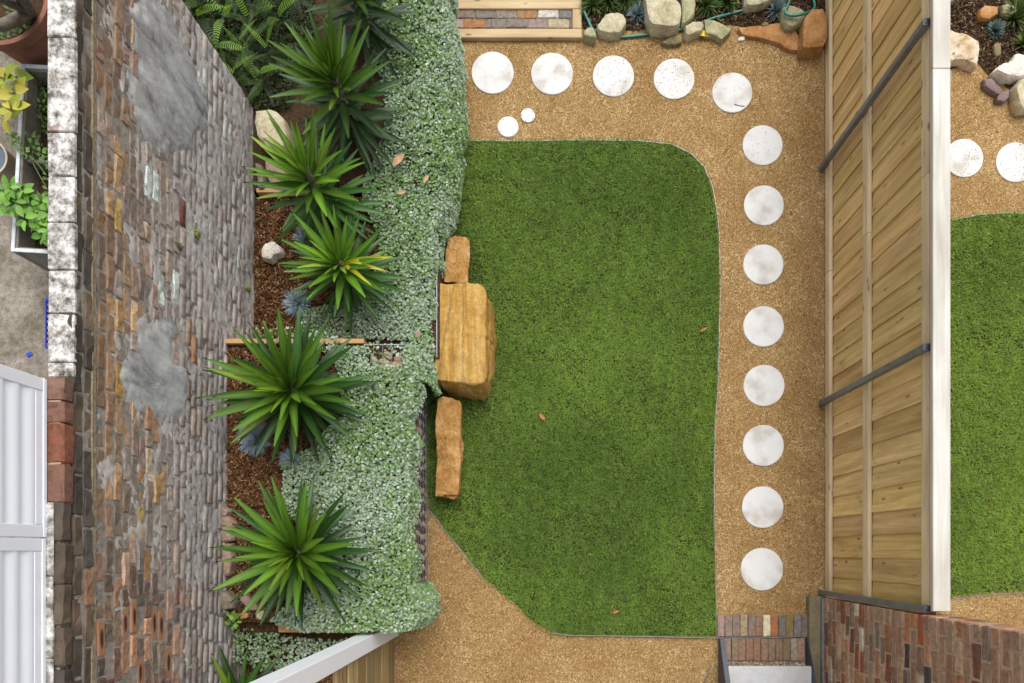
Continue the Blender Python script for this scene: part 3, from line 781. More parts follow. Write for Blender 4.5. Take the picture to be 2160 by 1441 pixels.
for px, py, rp, lab, nsc in ((1071.5, 267, 21.5, 'larger of the two small white pipe lids near the lawn', 4), (1113.5, 243, 14.8, 'smaller of the two small white pipe lids near the lawn', 5)):
    c = P(px, py, .016); rr = rp * 6.484 / F
    e = empty('pipe_lid', (c.x, c.y, 0), lab, 'lid', 'white pipe lids in the gravel')
    me = disc_mesh('lid', rr, 0, .016, M['pvc'], 40, .004); place('lid', me, (c.x, c.y, 0), e)
    sm = disc_mesh('screw', .006, 0, .003, M['screw'], 10, .001)
    for i in range(nsc):
        a_ = 6.283 * i / nsc + .6; place('screw', sm, (c.x + math.cos(a_) * rr * .84, c.y + math.sin(a_) * rr * .84, .0168), e)
    if nsc == 4:
        place('rim', disc_mesh('rim', rr * 1.03, 0, .010, M['pvc'], 40, .004), (c.x, c.y, 0), e)
    DISC_W.append((c.x, c.y, rr * 1.02))

# ------------------------------------------------------------------ rocks
def rock(name, pts, z0, z1, mat, label, cat='rock', group=None, seed=0, rough=.05, shrink=.80, flat=False, tilt=(0, 0)):
    q = [P(x, y, z0 + (z1 - z0) * .7) for x, y in pts]
    n = 22; L = [(q[(i + 1) % len(q)] - q[i]).length for i in range(len(q))]; tot = sum(L); ring = []
    for i in range(n):
        d = tot * i / n; j = 0
        while d > L[j]: d -= L[j]; j += 1
        ring.append(q[j].lerp(q[(j + 1) % len(q)], d / L[j]))
    c = sum(ring, Vector()) / n; h = z1 - z0; size = max((p - c).length for p in ring)
    bm = bmesh.new(); rings = []
    for s, t in ((1.0, -.12), (1.03, .3), (1.0, .68), (.5 + shrink / 2, .93), (shrink * .82, 1.0), (shrink * .4, 1.0)):
        rg = []
        for p in ring:
            v = c + (p - c) * s; v.z = z0 + h * t + (tilt[0] * (v.x - c.x) + tilt[1] * (v.y - c.y) if t > .5 else 0); rg.append(bm.verts.new(v))
        rings.append(rg)
    for r0, r1 in zip(rings[:-1], rings[1:]):
        for i in range(n): bm.faces.new((r0[i], r0[(i + 1) % n], r1[(i + 1) % n], r1[i]))
    top = bm.verts.new((c.x, c.y, z1))
    for i in range(n): bm.faces.new((rings[-1][i], rings[-1][(i + 1) % n], top))
    bm.faces.new(rings[0][::-1])
    bmesh.ops.triangulate(bm, faces=bm.faces[:])
    bmesh.ops.subdivide_edges(bm, edges=bm.edges[:], cuts=1, use_grid_fill=True)
    for v in bm.verts:
        p = v.co; s = 2.2 / size
        k = noise.noise(p * s + Vector((seed, 0, 0))) * .9 + noise.noise(p * s * 2.6 + Vector((0, seed, 0))) * .5 + noise.noise(p * s * 6 + Vector((0, 0, seed))) * .25
        d = (p - Vector((c.x, c.y, z0 + h * .4))); d.normalize()
        cell = noise.cell(p * s * 1.4 + Vector((seed, seed, 0))) - .5
        v.co = p + d * (k * rough * size + cell * rough * size * .35)
    o = rebase(name, bm, mat, None, False)
    bm = bmesh.new(); bm.from_mesh(o.data)
    for f in bm.faces: f.smooth = True
    for e in bm.edges:
        if len(e.link_faces) == 2 and e.calc_face_angle() > R(24): e.smooth = False
    bm.to_mesh(o.data); bm.free()
    return tag(o, label, cat, group)
g1 = 'sandstone blocks along the gabion'
def block(pts_top, pts_mid, z1, mat, label, seed, rough=.012):
    """squared quarry block: traced top face, wider body, fine split texture"""
    def resample(q, n=40):
        L = [(q[(i + 1) % len(q)] - q[i]).length for i in range(len(q))]; tot = sum(L); out = []
        for i in range(n):
            d = tot * i / n; j = 0
            while d > L[j]: d -= L[j]; j += 1
            out.append(q[j].lerp(q[(j + 1) % len(q)], d / L[j]))
        return out
    T = resample([P(x, y, z1) for x, y in pts_top]); B = resample([P(x, y, z1 * .45) for x, y in pts_mid])
    n = 40; c = sum(T, Vector()) / n; bm = bmesh.new(); rings = []
    for i_, (src, z) in enumerate(((B, -.02), (B, z1 * .45), (None, z1 * .75), (None, z1 * .96), (.975, z1), (.92, z1), (.7, z1), (.45, z1), (.2, z1))):
        rg = []
        for j in range(n):
            if src is None:
                t = (z / z1 - .45) / .55; v = B[j].lerp(T[j], t ** .9)
            elif isinstance(src, float): v = c.lerp(T[j], src)
            else: v = src[j].copy()
            rg.append(bm.verts.new((v.x, v.y, z)))
        rings.append(rg)
    for r0, r1 in zip(rings[:-1], rings[1:]):
        for i in range(n): bm.faces.new((r0[i], r0[(i + 1) % n], r1[(i + 1) % n], r1[i]))
    tp = bm.verts.new((c.x, c.y, z1))
    for i in range(n): bm.faces.new((rings[-1][i], rings[-1][(i + 1) % n], tp))
    bmesh.ops.subdivide_edges(bm, edges=bm.edges[:], cuts=2, use_grid_fill=True)
    for v in bm.verts:
        p = v.co
        k = noise.noise(p * 5 + Vector((seed, 0, 0))) * 1.2 + noise.noise(p * 14 + Vector((0, seed, 0))) * .8 + noise.noise(p * 38) * .45 + (noise.cell(p * 9) - .5) * (.9 if p.z < z1 * .97 else .15)
        d = (p - Vector((c.x, c.y, z1 * .3))).normalized()
        v.co = p + d * k * rough
    o = rebase('sandstone_block', bm, mat, None, True)
    bm = bmesh.new(); bm.from_mesh(o.data)
    for e in bm.edges:
        if len(e.link_faces) == 2 and e.calc_face_angle() > R(17): e.smooth = False
    bm.to_mesh(o.data); bm.free()
    return tag(o, label, 'sandstone block', g1)
block([(920, 596), (1018, 597), (1026, 612), (1024, 700), (1028, 800), (1016, 812), (918, 803), (915, 790), (918, 700)],
      [(932, 608), (1014, 606), (1038, 640), (1045, 700), (1042, 780), (1030, 828), (1012, 838), (940, 828), (926, 812), (924, 700)], .42, M['sandstone'],
      'largest golden sandstone block with straight banding, against the lawn', 3, .010)
block([(943, 502), (960, 498), (990, 501), (992, 516), (990, 560), (987, 598), (937, 596), (937, 560)],
      [(948, 508), (962, 504), (986, 507), (990, 520), (987, 560), (984, 596), (944, 596), (944, 560)], .24, M['sandstone_rough'],
      'short sandstone block above the largest one, touching the groundcover', 8, .019)
block([(922, 842), (935, 836), (966, 838), (974, 850), (971, 900), (972, 950), (968, 1040), (962, 1046), (918, 1044), (920, 960), (919, 900)],
      [(926, 850), (938, 842), (964, 844), (973, 856), (971, 900), (974, 950), (969, 1043), (962, 1048), (926, 1046), (926, 960), (925, 900)], .26, M['sandstone_rough'],
      'long narrow sandstone block below the largest one', 15, .024)
g2 = 'rocks edging the top garden bed'
rock('rock', [(1231, 68), (1240, 60), (1250, 62), (1258, 74), (1257, 83), (1242, 82), (1231, 78)], 0, .10, M['green_rock'], 'small round rock beside the corner of the timber sleeper frame', group=g2, seed=1, rough=.04)
rock('rock', [(1258, 58), (1278, 32), (1300, 30), (1318, 36), (1321, 52), (1308, 73), (1285, 74), (1262, 68)], 0, .11, M['cream_rock'], 'pale rock with a hollow on top, left of the blue succulent', group=g2, seed=2, rough=.05, shrink=.92)
rock('rock', [(1357, 2), (1362, -14), (1400, -8), (1436, 15), (1440, 30), (1432, 58), (1415, 64), (1375, 58), (1365, 45)], 0, .17, M['cream_rock'], 'largest pale boulder in the top bed, the hose passing below it', group=g2, seed=3, rough=.05, shrink=.92)
rock('rock', [(1433, -15), (1462, -18), (1468, 10), (1464, 35), (1448, 52), (1436, 58), (1438, 30)], 0, .09, M['green_rock'], 'smooth upright greenish rock right of the largest pale boulder', group=g2, seed=4, rough=.04)
rock('rock', [(1394, 92), (1408, 82), (1430, 74), (1440, 82), (1436, 94), (1410, 98)], -.02, .05, M['olive_rock'], 'flat olive rock half buried in the gravel below the hose', group=g2, seed=5, rough=.05)
rock('rock', [(1444, 58), (1458, 50), (1476, 46), (1485, 56), (1480, 68), (1466, 72), (1452, 80), (1444, 74)], 0, .10, M['cream_rock'], 'small cream rock just above the yellow leaf', group=g2, seed=6, rough=.07)
rock('rock', [(1484, 44), (1502, 44), (1524, 54), (1543, 64), (1532, 78), (1520, 86), (1505, 76), (1488, 72)], -.01, .07, M['green_rock'], 'flat jagged greenish rock right of the yellow leaf', group=g2, seed=7, rough=.05, shrink=.95)
rock('rock', [(1556, 62), (1600, 56), (1645, 52), (1660, 58), (1678, 68), (1686, 82), (1682, 110), (1664, 108), (1640, 92), (1600, 82), (1565, 76)], -.02, .045, M['orange_rock'], 'broad flat orange rock sunk in the gravel corner', group=g2, seed=8, rough=.03, shrink=.97)
rock('rock', [(1692, 50), (1702, 30), (1716, 23), (1734, 24), (1742, 50), (1742, 90), (1734, 104), (1700, 108), (1690, 104)], 0, .16, M['orange_rock'], 'tall orange block standing beside the foot of the fence', group=g2, seed=9, rough=.035, shrink=.95)
rock('rock', [(1648, 18), (1664, 14), (1692, 24), (1702, 36), (1692, 50), (1676, 60), (1660, 62), (1650, 48)], 0, .13, M['green_rock'], 'mossy green rock under the hose loop', group=g2, seed=10, rough=.06)
rock('rock', [(1566, -20), (1630, -25), (1634, 0), (1600, 16), (1572, 18)], 0, .12, M['cream_rock'], 'pale rock cut by the top picture edge behind the hose', group=g2, seed=11)
rock('rock', [(1606, 52), (1613, 47), (1621, 50), (1621, 57), (1608, 57)], 0, .05, M['olive_rock'], 'tiny tan stone touching the back of the broad orange rock', group=g2, seed=12)
rock('rock', [(1395, -25), (1430, -25), (1432, 8), (1415, 6), (1398, -6)], 0, .14, M['purple_rock'], 'dark purplish rock behind the largest pale boulder at the top edge', group=g2, seed=13)
rock('white_shard', [(1556, 82), (1562, 78), (1571, 76), (1571, 84), (1566, 86), (1558, 86)], 0, .02, M['white_rock'], 'small white shard lying on the gravel by the broad orange rock', 'shard', seed=14)
g3 = 'rocks in the garden beyond the fence'
rock('rock', [(1975, 70), (2005, 63), (2040, 75), (2068, 92), (2066, 120), (2058, 142), (2030, 130), (1975, 135)], 0, .11, M['speckled_rock'], 'large speckled rock stained black, emerging from behind the white fence capping', group=g3, seed=21, rough=.05)
rock('rock', [(2063, 22), (2075, 14), (2104, 16), (2103, 32), (2084, 44), (2065, 40)], 0, .08, M['orange_rock'], 'orange rock beyond the fence near the top', group=g3, seed=22, rough=.04)
rock('rock', [(2110, 14), (2122, 11), (2140, 16), (2144, 28), (2130, 34), (2114, 32)], 0, .08, M['green_rock'], 'small pale green rock right of the orange rock beyond the fence', group=g3, seed=23)
rock('rock', [(2095, 96), (2102, 90), (2110, 96), (2111, 116), (2102, 122), (2095, 116)], 0, .05, M['olive_rock'], 'small brown oval stone below the blue succulent beyond the fence', group=g3, seed=24, rough=.03)
rock('rock', [(2094, 152), (2108, 138), (2130, 132), (2142, 112), (2175, 125), (2180, 160), (2145, 168), (2122, 164)], 0, .13, M['white_rock'], 'jagged white rock beyond the fence at the right edge', group=g3, seed=25, rough=.07)
rock('rock', [(2074, 168), (2090, 166), (2102, 180), (2113, 192), (2106, 202), (2088, 192), (2075, 182)], 0, .06, M['purple_rock'], 'longer of two purple stones beyond the fence', group=g3, seed=26, rough=.03)
rock('rock', [(2101, 206), (2112, 196), (2128, 187), (2127, 208), (2116, 217), (2102, 214)], 0, .06, M['purple_rock'], 'shorter purple stone with a pale end beyond the fence', group=g3, seed=27, rough=.03)
rock('rock', [(2137, 186), (2150, 166), (2190, 160), (2195, 230), (2150, 234), (2144, 220)], 0, .13, M['cream_rock'], 'big cream boulder cut by the right picture edge', group=g3, seed=28, rough=.05)
rock('rock', [(1980, -15), (2018, -15), (2014, 4), (1990, 14)], 0, .10, M['pink_rock'], 'tip of a pinkish rock at the top edge beyond the fence', group=g3, seed=29)
g4 = 'rocks in the left planting bed'
rock('rock', [(542, 240), (565, 234), (592, 242), (608, 262), (612, 300), (604, 328), (575, 325), (548, 300), (540, 262)], ZA, ZA + .24, M['cream_rock'], 'rounded cream boulder at the foot of the brick wall below the ferns', group=g4, seed=31, rough=.04)
rock('rock', [(560, 340), (590, 338), (612, 350), (612, 400), (580, 402), (564, 380)], ZA, ZA + .12, M['pink_rock'], 'flat pinkish rock behind the upper pine bed board', group=g4, seed=32, rough=.04)
rock('rock', [(540, 345), (556, 350), (560, 400), (548, 402)], ZA, ZA + .12, M['brown_rock'], 'narrow grey stone wedged between brick wall and pinkish rock', group=g4, seed=33)
rock('rock', [(552, 532), (560, 514), (578, 510), (594, 522), (597, 536), (580, 540), (574, 551), (553, 546)], ZA, ZA + .12, M['white_rock'], 'white chunky rock lying alone on the mulch', group=g4, seed=34, rough=.06)
rock('rock', [(456, 1258), (466, 1246), (482, 1248), (497, 1268), (494, 1284), (474, 1287), (458, 1278)], ZB, ZB + .12, M['brown_rock'], 'grey angular stone at the base of the brick wall below the lowest full yucca', group=g4, seed=35, rough=.04)
rock('rock', [(504, 1254), (516, 1250), (546, 1280), (544, 1288), (530, 1288), (508, 1268)], ZB, ZB + .07, M['pink_rock'], 'flat pinkish stone under the lower leaf tips of the lowest full yucca', group=g4, seed=36, rough=.03)
rock('rock', [(540, 1296), (550, 1288), (562, 1288), (563, 1300), (552, 1308), (542, 1306)], ZB, ZB + .07, M['cream_rock'], 'small cream stone at the edge of the groundcover below a yucca', group=g4, seed=37, rough=.04)
rock('rock', [(503, 1296), (514, 1291), (526, 1294), (522, 1304), (505, 1306)], ZB, ZB + .04, M['orange_rock'], 'small rusty stone half buried in dark soil by the wall base', group=g4, seed=38)
rock('rock', [(372, 1350), (395, 1336), (418, 1345), (438, 1385), (444, 1440), (430, 1480), (370, 1480)], ZS, 1.16, M['brown_rock'], 'large brown boulder against the wall at the bottom', group=g4, seed=39, rough=.05)
for i, (pts, z1, lab) in enumerate((([(458, 1062), (472, 1064), (484, 1078), (478, 1092), (460, 1088)], .10, 'pale lump of rubble at the wall foot above the lowest full yucca'),
                                    ([(455, 1090), (480, 1088), (494, 1100), (492, 1140), (470, 1146), (455, 1130)], .10, 'mortar crusted rubble block at the wall foot left of the lowest full yucca'),
                                    ([(454, 1146), (490, 1146), (492, 1180), (486, 1214), (458, 1216)], .09, 'long mortar crusted rubble block at the wall foot beside yucca leaf tips'),
                                    ([(430, 1276), (450, 1280), (474, 1296), (466, 1316), (446, 1338), (425, 1320)], .14, 'knobbly conglomerate lump at the wall foot near the groundcover'),
                                    ([(392, 1288), (408, 1284), (412, 1300), (404, 1318), (388, 1316)], .30, 'dark cobble set in the crumbling wall foot'))):
    rock('rubble', pts, ZB, ZB + z1, M['brown_rock'] if i > 2 else M['pink_rock'], lab, 'rubble', 'rubble at the foot of the old wall', seed=50 + i, rough=.08)

# ------------------------------------------------------------------ gabions
def gabion(x0, x1, y0, y1, z1, label, exposed):
    g = empty('gabion', ((x0 + x1) / 2, (y0 + y1) / 2, 0), label, 'gabion', 'wire gabions holding the terraces')
    co_l, tr_l, n0 = [], [], 0
    def wire(a, b, r=.0014):
        nonlocal n0
        a, b = np.array(a, float), np.array(b, float); d = b - a; d /= np.linalg.norm(d)
        u = np.cross(d, [.3, .5, .81]); u /= np.linalg.norm(u); v = np.cross(d, u)
        ring = [u * r, v * r, -u * r, -v * r]
        co_l.extend([a + q for q in ring] + [b + q for q in ring])
        for i in range(4):
            j = (i + 1) % 4; tr_l.extend([[n0 + i, n0 + j, n0 + 4 + j], [n0 + i, n0 + 4 + j, n0 + 4 + i]])
        n0 += 8
    s = .078
    for z in np.arange(.02, z1 + .001, s): wire((x1, y0, z), (x1, y1, z))
    for y in np.arange(y0, y1 + .001, s): wire((x1, y, 0), (x1, y, z1)); wire((x0, y, z1), (x1, y, z1))
    for x in np.arange(x0, x1 + .001, s): wire((x, y0, z1), (x, y1, z1)); wire((x, y1, 0), (x, y1, z1)); wire((x, y0, 0), (x, y0, z1))
    for q in ((x0, x1),): wire((x1, y0, z1), (x1, y1, z1), .006); wire((x0, y1, z1), (x1, y1, z1), .006); wire((x0, y0, z1), (x0, y1, z1), .006)
    whole('wire_mesh', np.array(co_l), np.array(tr_l), None, M['wire'], parent=g)
    cob = []
    for i in range(6):
        bm = bmesh.new(); bmesh.ops.create_icosphere(bm, subdivisions=1, radius=1)
        for v in bm.verts: v.co *= 1 + rnd.uniform(-.2, .16)
        me = bpy.data.meshes.new('cobble'); bm.to_mesh(me); bm.free(); me.materials.append(M['cobble'])
        me.polygons.foreach_set('use_smooth', np.ones(len(me.polygons), bool)); cob.append(me)
    n = 0
    y = y0 + .05
    while y < y1 and exposed:
        z = .05
        while z < z1 - .03:
            rr = rnd.uniform(.042, .06)
            place('cobble', rnd.choice(cob), (x1 - .012 - rr * .8, y + rnd.uniform(-.02, .02), z), g, [rnd.uniform(0, 6) for _ in range(3)], (rr * .8, rr * 1.15, rr * .85)); n += 1
            z += .10
        y += .108
    for i in range(26 if exposed else 0):
        rr = rnd.uniform(.04, .06)
        place('cobble', rnd.choice(cob), (rnd.uniform(x0 + .05, x1 - .05), rnd.uniform(y1 - .32, y1 - .06) if i < 14 else rnd.uniform(y0, y1 - .1), z1 - .05), g, [rnd.uniform(0, 6) for _ in range(3)], (rr, rr * 1.2, rr * .8))
    box('fill', x0, x1 - .07, y0 + .01, y1 - .06, 0.0, z1 - .05, M['soil'], g, 0)
    return g
gabion(-1.572, -1.205, -.66, 1.752, .975, 'taller wire gabion of tan stones beside the long narrow sandstone block', True)
gabion(-1.36, -1.045, 1.80, 5.6, .45, 'lower wire gabion almost hidden by groundcover along the top of the lawn', False)

# ------------------------------------------------------------------ pots, trough and yard things at the left
def lathe(name, prof, c, mat, parent=None, seg=48, smooth=True):
    bm = bmesh.new(); rings = [[bm.verts.new((c[0] + r * math.cos(6.28318 * i / seg), c[1] + r * math.sin(6.28318 * i / seg), c[2] + z)) for i in range(seg)] for r, z in prof]
    for r0, r1 in zip(rings[:-1], rings[1:]):
        for i in range(seg): bm.faces.new((r0[i], r0[(i + 1) % seg], r1[(i + 1) % seg], r1[i]))
    bm.faces.new(rings[0][::-1]); bm.faces.new(rings[-1])
    o = rebase(name, bm, mat, parent, True)
    bm = bmesh.new(); bm.from_mesh(o.data)
    for e in bm.edges:
        if len(e.link_faces) == 2 and e.calc_face_angle() > R(35): e.smooth = False
    bm.to_mesh(o.data); bm.free(); return o
pc = P(-4, -12, 1.55); pot = empty('terracotta_pot', (pc.x, pc.y, .9), 'large terracotta pot with a moulded rim in the top left corner', 'pot')
lathe('pot_body', [(.22, 0), (.31, .42), (.315, .52), (.345, .53), (.35, .56), (.375, .565), (.38, .64), (.35, .645), (.34, .60), (.30, .55)], (pc.x, pc.y, .9), M['terracotta'], pot)
lathe('pot_soil', [(.31, .54), (.31, .57), (.2, .58)], (pc.x, pc.y, .9), M['soil'], pot)
def tube(name, pts, radii, mat, parent=None, seg=8):
    bm = bmesh.new(); rings = []
    for i, p in enumerate(pts):
        d = (pts[min(i + 1, len(pts) - 1)] - pts[max(i - 1, 0)]).normalized(); u = d.orthogonal().normalized()
        if rings: u = (last - d * last.dot(d)).normalized()
        last = u; v = d.cross(u); r = radii[i] if isinstance(radii, (list, tuple)) else radii
        rx, ry = r if isinstance(r, tuple) else (r, r)
        rings.append([bm.verts.new(p + u * math.cos(6.28318 * k / seg) * rx + v * math.sin(6.28318 * k / seg) * ry) for k in range(seg)])
    for r0, r1 in zip(rings[:-1], rings[1:]):
        for i in range(seg): bm.faces.new((r0[i], r0[(i + 1) % seg], r1[(i + 1) % seg], r1[i]))
    bm.faces.new(rings[0][::-1]); bm.faces.new(rings[-1])
    return rebase(name, bm, mat, parent, True)
def spline(q, n=6):
    out = []
    for i in range(len(q) - 1):
        p0, p1, p2, p3 = q[max(i - 1, 0)], q[i], q[i + 1], q[min(i + 2, len(q) - 1)]
        for k in range(n):
            t = k / n
            out.append(.5 * ((2 * p1) + (p2 - p0) * t + (2 * p0 - 5 * p1 + 4 * p2 - p3) * t * t + (3 * p1 - p0 - 3 * p2 + p3) * t ** 3))
    out.append(q[-1]); return out
tree = empty('potted_tree', (pc.x + .12, pc.y - .05, 1.46), 'gnarled grey trunk growing in the terracotta pot', 'tree')
def tpts(l): return spline([P(x, y, z) for x, y, z in l])
t1 = tpts([(52, 30, 1.47), (58, 20, 1.58), (52, 5, 1.7), (40, -12, 1.85), (20, -40, 2.1)])
tube('trunk', t1, [.055 - .02 * i / len(t1) for i in range(len(t1))], M['bark'], tree, 12)
t2 = tpts([(62, 22, 1.52), (48, 34, 1.6), (25, 45, 1.68), (0, 54, 1.76), (-40, 60, 1.9)])
tube('limb', t2, [.045 - .012 * i / len(t2) for i in range(len(t2))], M['bark'], tree, 12)
t3 = tpts([(54, 22, 1.56), (40, 14, 1.68), (18, 4, 1.85), (-10, -10, 2.0)])
tube('limb', t3, [.032] * len(t3), M['bark'], tree, 10)
# planter trough
a = P(22, 530, 1.3); b = P(45, 134, 1.3); d = (b - a); ln_ = d.length; ang = math.atan2(d.y, d.x) - math.pi / 2
tro = empty('planter_trough', (a.x + .3, (a.y + b.y) / 2, .9), 'long mossy concrete planter trough with pale rim behind the brick wall', 'planter')
def tbox(name, u0, u1, v0, v1, z0, z1, mat, bevel=.006):
    bm = box_bm(u0, u1, v0, v1, z0, z1, bevel); bmesh.ops.rotate(bm, verts=bm.verts, cent=(0, 0, 0), matrix=Matrix.Rotation(ang, 3, 'Z'))
    for v in bm.verts: v.co += Vector((a.x, a.y, 0))
    return rebase(name, bm, mat, tro)
Wt = .62
tbox('trough_side', .002, .045, .0, ln_, .9, 1.288, M['trough']); tbox('trough_side', Wt - .045, Wt - .002, .0, ln_, .9, 1.288, M['trough'])
tbox('trough_end', .046, Wt - .046, .001, .045, .9, 1.288, M['trough']); tbox('trough_end', .046, Wt - .046, ln_ - .045, ln_ - .001, .9, 1.288, M['trough'])
tbox('divider', .046, Wt - .046, ln_ * .495, ln_ * .515, 1.0, 1.25, M['trough'])
for q in ((0, .03, 0, ln_), (Wt - .03, Wt, 0, ln_), (.031, Wt - .031, 0, .03), (.031, Wt - .031, ln_ - .03, ln_)): tbox('rim', *q, 1.2885, 1.30, M['trough_rim'], .003)
tbox('trough_soil', .046, Wt - .046, .046, ln_ - .046, .92, 1.12, M['soil'], 0)
# water pot
wc = P(-22, 333, 1.25); wp = empty('water_pot', (wc.x, wc.y, .9), 'round cream rimmed pot of dark water cut by the left picture edge', 'pot')
lathe('pot_body', [(.09, 0), (.125, .2), (.14, .34), (.145, .35), (.13, .352), (.128, .30), (.1, .29)], (wc.x, wc.y, .9), M['cream_glaze'], wp)
lathe('water', [(.127, .30), (.127, .322), (.06, .3225)], (wc.x, wc.y, .9), M['water'], wp)
# blue crate
ca = P(93, 735, 1.14); cb = P(93, 628, 1.14)
cr = empty('crate', (ca.x + .15, (ca.y + cb.y) / 2, .9), 'blue plastic lattice crate just showing behind the whitewashed wall', 'crate')
x0, y0, y1 = ca.x, ca.y, cb.y
box('crate_rim', x0 + .004, x0 + .015, y0, y1, 1.125, 1.14, M['blue'], cr, .003); box('crate_rim', x0 + .3, x0 + .325, y0, y1, 1.115, 1.14, M['blue'], cr, .003)
box('crate_rim', x0 + .0155, x0 + .2995, y0, y0 + .02, 1.115, 1.14, M['blue'], cr, .003); box('crate_rim', x0 + .0155, x0 + .2995, y1 - .02, y1, 1.115, 1.14, M['blue'], cr, .003)
box('crate_floor', x0, x0 + .315, y0 + .01, y1 - .01, .9, .915, M['blue'], cr, .003)
bm = bmesh.new()
def bar(bm, p, q, r=.006):
    p, q = Vector(p), Vector(q); d = (q - p).normalized(); u = d.orthogonal().normalized(); v = d.cross(u)
    A = [bm.verts.new(p + (u * i + v * j) * r) for i, j in ((1, 1), (-1, 1), (-1, -1), (1, -1))]; B = [bm.verts.new(q + (u * i + v * j) * r) for i, j in ((1, 1), (-1, 1), (-1, -1), (1, -1))]
    for k in range(4): bm.faces.new((A[k], A[(k + 1) % 4], B[(k + 1) % 4], B[k]))
    bm.faces.new(A[::-1]); bm.faces.new(B)
n = 8
for i in range(n):
    ya, yb = y0 + .02 + (y1 - y0 - .04) * i / n, y0 + .02 + (y1 - y0 - .04) * (i + 1) / n
    bar(bm, (x0, ya, .915), (x0, yb, 1.115)); bar(bm, (x0, yb, .915), (x0, ya, 1.115))
rebase('lattice_side', bm, M['blue'], cr)
o = rock('plastic_scrap', [(54, 745), (66, 742), (68, 750), (58, 754)], .901, .91, M['blue'], 'faded blue plastic scrap lying on the stained concrete yard', 'scrap', seed=70)

# ------------------------------------------------------------------ leafy potted plants
def oval_leaf(name, L=1.0, W_=.5, cup=.12, droop=.2, mat=None):
    bm = bmesh.new(); rows = []
    prof = [(0, .06), (.15, .55), (.35, .95), (.55, 1.0), (.75, .72), (.9, .35), (1.0, .02)]
    for t, wv in prof:
        z = -droop * t * t; rows.append([bm.verts.new((t * L, s * wv * W_ / 2, z + abs(s) * cup * wv)) for s in (-1, 0, 1)])
    for a_, b_ in zip(rows[:-1], rows[1:]):
        bm.faces.new((a_[0], a_[1], b_[1], b_[0])); bm.faces.new((a_[1], a_[2], b_[2], b_[1]))
    bmesh.ops.recalc_face_normals(bm, faces=bm.faces[:])
    me = bpy.data.meshes.new(name); bm.to_mesh(me); bm.free()
    me.polygons.foreach_set('use_smooth', np.ones(len(me.polygons), bool)); me.materials.append(mat or M['leafobj']); return me
OV = [oval_leaf('leaf', 1, .55, .10, .15), oval_leaf('leaf', 1, .62, .14, .35), oval_leaf('leaf', 1, .5, .08, .05)]
def leafy(name, spots, zr, nper, size, cols, label, base, group=None, spread=.09):
    e = empty(name, base, label, 'plant', group)
    for k, (px, py) in enumerate(spots):
        z = rnd.uniform(*zr); c = P(px, py, z)
        tube('stem', [Vector((base[0] + rnd.uniform(-.03, .03), base[1] + rnd.uniform(-.03, .03), base[2])), Vector(((base[0] + c.x) / 2, (base[1] + c.y) / 2, (base[2] + z) / 2 + .04)), c], .004, M['green_stem'], e, 5)
        for i in range(nper):
            az = 2.4 * i + rnd.uniform(-.4, .4); el = rnd.uniform(-.15, .55) + (.4 if i > nper - 3 else 0); s = size * rnd.uniform(.7, 1.15)
            cc = rnd.choice(cols); j = rnd.uniform(.8, 1.2)
            place('leaf', rnd.choice(OV), c + Vector((math.cos(az) * spread * .15, math.sin(az) * spread * .15, -i * .008)), e, (rnd.uniform(-.35, .35), -el, az), (s, s, s), tuple(x * j for x in cc))
    return e
M['green_stem'] = m_plain('green_stem', (.10, .15, .04), .6, .3)
base = P(15, 215, 1.0)
leafy('hydrangea', [(8, 165), (30, 195), (22, 230), (-5, 205), (35, 160), (5, 245)], (1.4, 1.55), 5, .135, [(.36, .34, .03), (.30, .36, .04), (.22, .32, .035), (.44, .38, .05)], 'hydrangea with large yellowing leaves at the left picture edge', (base.x, base.y, .9))
base = P(60, 450, 1.12)
leafy('herb_plant', [(20, 395), (45, 405), (62, 430), (85, 425), (50, 460), (75, 470), (98, 445), (88, 490), (30, 425), (8, 400), (5, 430), (100, 480)], (1.38, 1.55), 8, .095, [(.13, .30, .035), (.18, .37, .05), (.10, .24, .03), (.22, .42, .08)], 'bright green broad-leaved herb spilling out of the planter trough', (base.x, base.y, 1.12))
base = P(60, 310, 1.12)
leafy('herb_plant', [(30, 300), (50, 318), (70, 300), (85, 320), (62, 285), (95, 340), (22, 285), (98, 370), (100, 400)], (1.3, 1.42), 9, .045, [(.12, .22, .05), (.16, .28, .07), (.09, .18, .035)], 'small ferny herb over the rim of the planter trough divider', (base.x, base.y, 1.12))
base = P(90, 230, 1.12)
leafy('herb_plant', [(80, 175), (95, 190), (85, 215), (100, 230), (75, 235), (90, 250), (95, 270), (78, 200), (72, 260)], (1.16, 1.24), 8, .038, [(.09, .18, .025), (.13, .26, .04), (.06, .13, .02)], 'low clover-like seedlings in the far half of the planter trough', (base.x, base.y, 1.12))
base = P(60, 40, 1.47)
leafy('pot_weeds', [(20, 20), (45, 42), (10, 75), (35, 70), (65, 48)], (1.5, 1.55), 6, .05, [(.08, .15, .03), (.05, .10, .02)], 'dark little weeds on the soil of the terracotta pot', (base.x, base.y, 1.47))

